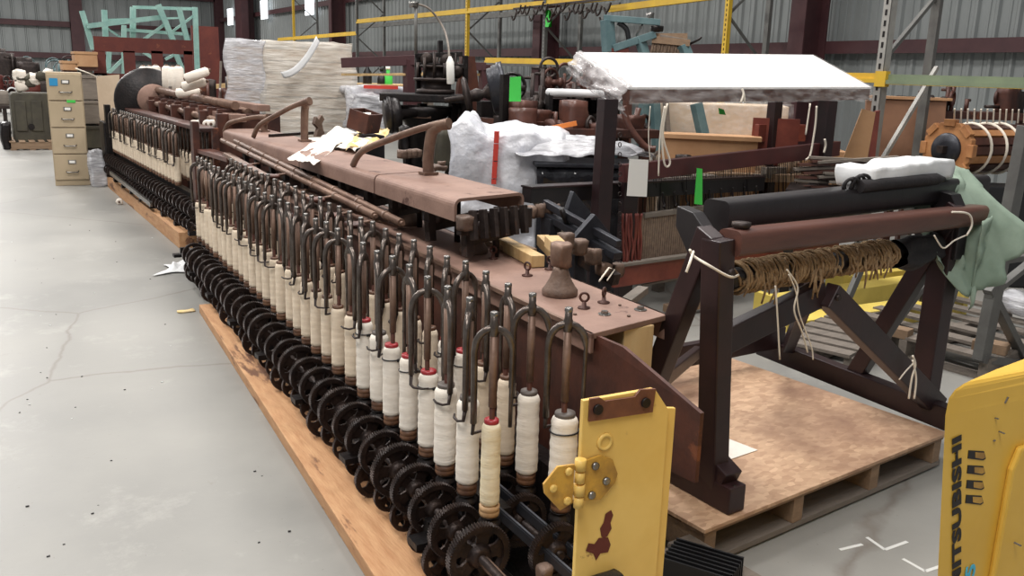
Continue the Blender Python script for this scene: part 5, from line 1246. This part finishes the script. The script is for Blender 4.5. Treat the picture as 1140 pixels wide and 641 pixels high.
# teal racking frames bundled upright
tr = thing('rack_frames','pale teal racking frames leaning together behind the rusty panel','rack',(3.0,19,0))
def B3(x0,y0,x1,y1,w=.12,y=19.,mt='teal',n_='frame_bar'): 
    a_, b_ = L(x0,y0,(0,y)), L(x1,y1,(0,y)); return MB().beam(a_,b_,w*.75,w*.75,hint=V((0,1,0))).build(n_,mt,tr)
for s_ in ((91,12,104,55,.12,19.),(97,29,182,19,.12,18.9),(116,11,118,50,.13,19.4),(148,8,148,45,.13,19.3),(138,28,138,85,.11,18.7),(176,5,194,48,.13,18.8),(199,8,209,47,.12,18.7),(217,8,220,85,.12,19.2),(148,8,217,10,.08,19.3),(160,44,185,26,.07,18.9),(137,33,207,38,.08,19.2),
    (192,35,215,18,.06,19.2),(120,82,138,65,.08,18.7),(120,85,122,50,.11,18.8),(196,60,206,85,.12,18.8),(160,58,172,66,.08,18.9),(184,66,196,60,.07,18.9),(193,77,204,78,.08,18.9),(120,32,139,45,.05,19.1),(120,22,200,20,.05,19.5)): B3(*s_)
for px in (118,148,217): q = L(px,80,(0,19.2)); MB().mm((q.x-.06,q.y-.04,0),(q.x+.06,q.y+.04,q.z)).build('frame_post','teal',tr)
# rusty panel with three openings
rp_ = thing('rusty_panel','rust-red steel panel with three rectangular openings before teal frames','panel',(2.7,16.5,0))
def R3(x0,y0,x1,y1,w=0): 
    a_, b_ = L(x0,y1,(0,16.5)), L(x1,y0,(0,16.5)); return V((a_.x,16.5,a_.z)), V((b_.x,16.53,b_.z))
a_, b_ = R3(105,45,214,57); MB().mm(a_,b_).build('panel_sheet','rust_red',rp_)
for x0,x1 in ((105,117),(139,150),(170,181),(206,214)): a_, b_ = R3(x0,57,x1,84); MB().mm(a_,b_).build('panel_sheet','rust_red',rp_)
a_, b_ = R3(105,84,214,100); MB().mm(a_,b_).build('panel_sheet','rust_red',rp_); MB().mm((a_.x,16.5,0),(a_.x+.1,16.56,a_.z)).build('panel_leg','rust_red',rp_); MB().mm((b_.x-.1,16.5,0),(b_.x,16.56,a_.z)).build('panel_leg','rust_red',rp_)
a_, b_ = L(216,86,(0,22)), L(243,30,(0,22)); tag(MB().mm((a_.x,22,0),(b_.x,22.1,b_.z)).build('steel_door_leaf','rust_red'),'dark red sheet panel standing right of the teal frames','panel')
# ------------------------------------------------------------------ far spinning frame
ff = thing('spinning_frame','far spinning frame with a round black end guard beside the filing cabinet','machine',(1.4,9.4,0))
def S2(x,y,z): return V((x-(y-7.75)*.021,y,z))
N2 = 25; Y2 = [7.75+.137*i for i in range(N2)]; X2 = 1.40; Z2 = .43
def fpart(m,n_,mt,**k): return m.build(n_,mt,ff,**k)
sc = [1.0 if i % 4 else 1.1 for i in range(40)]
YG = [6.95+.137*i for i in range(33)]
rowcopy(gearm,'gear','gear_iron',[S2(1.36,y,.33) for y in YG],ff,[.88]*33,[(0,R.uniform(0,6),0) for _ in YG])
rowcopy(gearm,'lower_gear','gear_iron',[S2(1.345,y+.03,.215) for y in YG],ff,[.8]*33,[(0,R.uniform(0,6),0) for _ in YG])
fpart(MB().tube([S2(1.36,6.85,.33),S2(1.36,11.3,.33)],.012).tube([S2(1.345,6.85,.215),S2(1.345,11.3,.215)],.012),'shaft','iron')
fpart(MB().beam(S2(1.46,7.0,.30),S2(1.46,11.3,.30),.06,.2).beam(S2(1.45,7.0,.10),S2(1.45,11.3,.10),.08,.16),'bolster_rail','black_iron')
for k in range(9): fpart(MB().box(S2(1.36,7.0+k*.52,.15),(.12,.06,.03)).box(S2(1.40,7.0+k*.52,.15),(.05,.05,.3)),'shaft_bracket','black_iron')
fpart(MB().beam(S2(1.27,8.3,.20),S2(1.27,10.6,.24),.02,.04),'edge_strip','steel')
fpart(MB().beam(S2(1.40,7.05,.12),S2(1.40,7.05,1.0),.10,.05).beam(S2(1.55,7.05,.12),S2(1.55,7.05,.95),.05,.05),'end_post','rust_web',bevel=.004)
fpart(MB().beam(S2(1.38,11.3,.1),S2(1.38,11.3,.95),.12,.06),'end_post','black_iron')
fpart(MB().mm((1.25,11.3,.1),(1.5,11.7,.75)),'end_case','black_iron',bevel=.02)
for y0,x_,z_,w_,h_ in ((7.1,1.52,.93,.14,.03),(7.1,1.75,1.02,.12,.06),(7.1,1.95,1.1,.1,.05)): fpart(MB().beam(S2(x_,y0,z_),S2(x_,11.2,z_),w_,h_),'top_rail','rust_plate' if h_ > .04 else 'rust_web',bevel=.005)
for k in range(8): fpart(MB().box(S2(1.85,7.2+k*.56,.55),(.5,.06,1.0)),'cross_frame','rust_web',bevel=.004)
c = S2(1.72,10.6,1.02)
fpart(MB().lathe([(.04,-.10),(.34,-.10),(.36,-.06),(.36,.06),(.30,.10),(.04,.10)],c,(.1,1,0),36),'end_guard','black_iron')
fpart(MB().lathe([(.02,-.22),(.16,-.22),(.17,-.2),(.17,-.1)],c+V((.04,0,.02)),(.1,1,0),24),'pulley','rust_plate')
for x_,z_,r_ in ((1.78,1.13,.035),(1.88,1.08,.03),(1.68,1.0,.03)):
    fpart(MB().tube([S2(x_,7.3,z_-.02),S2(x_,10.4,z_+.02)],r_,12),'drawing_roller','rust_rod')
for k in range(10): fpart(MB().box(S2(1.8,7.4+k*.32,1.02),(.28,.05,.12)),'roller_stand','rust_web',bevel=.003)
rowcopy(spi,'spindle','rust_web',[S2(X2,y,Z2) for y in Y2],ff)
for i,y in enumerate(Y2):
    s = R.uniform(.95,1.08)
    put_bobbin('plain',S2(X2,y,Z2),0,'cream bobbin in the front row of the far spinning frame','cream bobbins in the far front row',(s,s,.9))
    o = put_flyer(S2(X2,y,Z2+.20),R.choice((-.2,.2,.9,1.4)),'dark steel flyer over the far spinning frame bobbins','far front row steel flyers')
for i in range(8): put_bobbin('plain',S2(X2+.16,7.35+i*.137,Z2),0,'cream bobbin in the rear row at the near end of the far frame','cream bobbins in the far rear row',(1.1,1.1,.95)); put_flyer(S2(X2+.16,7.35+i*.137,Z2+.2),1.3,'dark steel flyer over the rear row at the far frame\'s near end','far rear row steel flyers')
a_, b_ = G(200,277), G(120,208); d = (b_-a_).normalized(); nx = V((d.y,-d.x,0)); tag(tbeam(MB(),a_+nx*.09,b_+nx*.09,.18,.13).build('timber_beam','timber',bevel=.004),'orange timber beam under the far spinning frame','beam')
def cone(p, ax, label, L_=.24, r_=.055, grp=None):
    t = thing('yarn_cone',label,'bobbin',p,grp); ax = V(ax).normalized()
    MB().lathe([(r_*.6,0),(r_,.01),(r_*.97,L_*.5),(r_*.9,L_-.02),(r_*.5,L_)],p,ax,18).build('yarn','yarn_white',t); MB().lathe([(r_*.25,-.012),(r_*.32,-.01),(r_*.32,L_+.015),(r_*.2,L_+.016)],p,ax,12).build('core','bobbin_wood',t)
    return t
for k,(px,py) in enumerate(((161,98),(168,99),(175,99),(187,101),(194,103),(200,103))):
    p = L(px,py,(1.80,0),0); cone(p,(0,0,1),'upright cream bobbin standing on top of the far spinning frame',.26,.055,'upright bobbins on the far frame')
for k,(px,py,ax,lb) in enumerate(((206,88,(1,-.3,.4),'white bobbin tilted upward on the far frame top'),(203,97,(1,-.5,.3),'white bobbin leaning below the tilted one on the far frame'),(196,104,(1,-.4,.12),'lowest white bobbin lying on the far frame rail'),(146,117,(1,-.3,0),'small white bobbin lying by the black end guard'),(152,118,(1,-.5,.1),'second white bobbin by the black end guard'),(144,124,(1,-.2,0),'white bobbin lying below the end guard'),(158,119,(.8,-1,0),'long white bobbin lying across the far flyer tops'))):
    cone(L(px,py,(1.62,0),0),ax,lb,.26 if k > 2 else .22,.045)
for k in range(5): p = L(215+k*5,138,(1.62,0),0); cone(p,(.4,.9,0),'small white bobbin in the short row at the far frame\'s near corner',.12,.035,'short row of bobbins at the far frame corner')
# machinery clutter between the frames and behind
junk('old_machine','rusty machine heads beyond the far frame beside the wrapped stacks','machine',L(235,105,(0,9.8))+V((0,0,-.15)),(.9,.6,.35),51,('rust_web','iron','brown_beam'),20)
tag(MB().beam(L(232,97,(0,11)),L(252,95,(0,11)),.06,.05).build('timber_beam','pine'),'pale board on the machinery left of the silvery stack','board')
tag(MB().beam(V((L(241,98,(0,10.8)).x-.05,10.8,0)),L(246,68,(0,10.8)),.03,.02).build('thin_stick','grey_wood'),'thin grey upright stick left of the silvery stack','stick')
junk('old_machine','dark machinery seen between the two spinning frames','machine',V((2.1,7.6,.35)),(.9,.7,.35),52,('iron','rust_web'),16)
tag(MB().beam(G(228,168,.78),G(262,178,.78),.12,.03).build('timber_plank','brown_beam',bevel=.003),'reddish plank lying over the far end of the near frame','plank')
tag(MB().beam(G(252,172,.80),G(300,200,.80),.05,.03).build('flat_iron','rust_rod',bevel=.003),'flat rusty strip beside the reddish plank','strip')
# ------------------------------------------------------------------ things on the floor
c = G(200,300)
def fc_(u,v):
    x = (u-.5)*.42; y_ = (v-.5)*.34; e_ = 1-.35*abs(math.sin(u*5+v*3)); return c+V((x*e_+.12*v,y_*e_,.012+.07*(abs(noise.noise(V((u*3,v*3,7)))))*math.sin(u*PI)*math.sin(v*PI)*2))
tag(MB().grid(fc_,24,20,.003).build('white_rag','white_cloth'),'crumpled white rag on the floor near the frame corner','rag')
cone(G(133,228)+V((0,0,.03)),(.2,1,0),'small white yarn ball on the floor by the far frame',.06,.035)
rr = random.Random(77)
for k in range(40):
    px, py = rr.uniform(10,380), rr.uniform(235,625)
    if px > 215+(py-345)*.6 and py > 240: px = rr.uniform(10,200)
    q = G(px,py); s_ = rr.uniform(.0025,.005)
    tag(MB().nbox(q+V((0,0,s_*.3)),(s_*2,s_*1.4,s_*.7),(2,2,2),s_*.5,60,.2,k).build('debris_flake','black_iron' if k%4 else 'white_cloth'),'tiny crumb of debris scattered on the left aisle floor','debris','crumbs on the aisle floor')
for px,py,s_,lb in ((358,391,.03,'dark crumb near the timber'),(222,348,.05,'yellowish leaf-like scrap at the timber end')):
    q = G(px-15,py-1); tag(MB().nbox(q+V((0,0,.006)),(s_*2,s_,.008),(4,3,1),.006,20,.2,4).build('floor_scrap','paper_yellow' if s_ > .04 else 'black_iron'),lb,'scrap')
# ------------------------------------------------------------------ light
def area(loc, sx, sy, e, c=(1,.965,.93), rx=0, ry=0):
    l = bpy.data.lights.new('hall_lamp','AREA'); l.shape = 'RECTANGLE'; l.size = sx; l.size_y = sy; l.energy = e; l.color = c
    o = bpy.data.objects.new('hall_lamp', l); o.location = loc; o.rotation_euler = (rx,ry,0); C.objects.link(o)
for y, e in ((-1,380), (5,380), (12,420), (20,560), (30,800), (42,1100)):
    area((-1.5,y,6.8), 1.6, 3.2, e)
for x, y, e in ((4.2,3.6,330), (5.0,9,280), (5,18,360), (5,30,500), (5,42,700)):
    area((x,y,6.8), 1.4, 3.0, e)
w = bpy.data.worlds.new('world'); bpy.context.scene.world = w; w.use_nodes = True
w.node_tree.nodes['Background'].inputs[0].default_value = (.95,.97,1,1); w.node_tree.nodes['Background'].inputs[1].default_value = .33
sc_ = bpy.context.scene
sc_.view_settings.view_transform = 'Standard'; sc_.view_settings.look = 'None'; sc_.view_settings.gamma = 1; sc_.view_settings.use_curve_mapping = False
sc_.view_settings.exposure = 0.0
for o in OFF:
    if '_o' in o: del o['_o']
for o in C.objects:
    if '_o' in o: del o['_o']
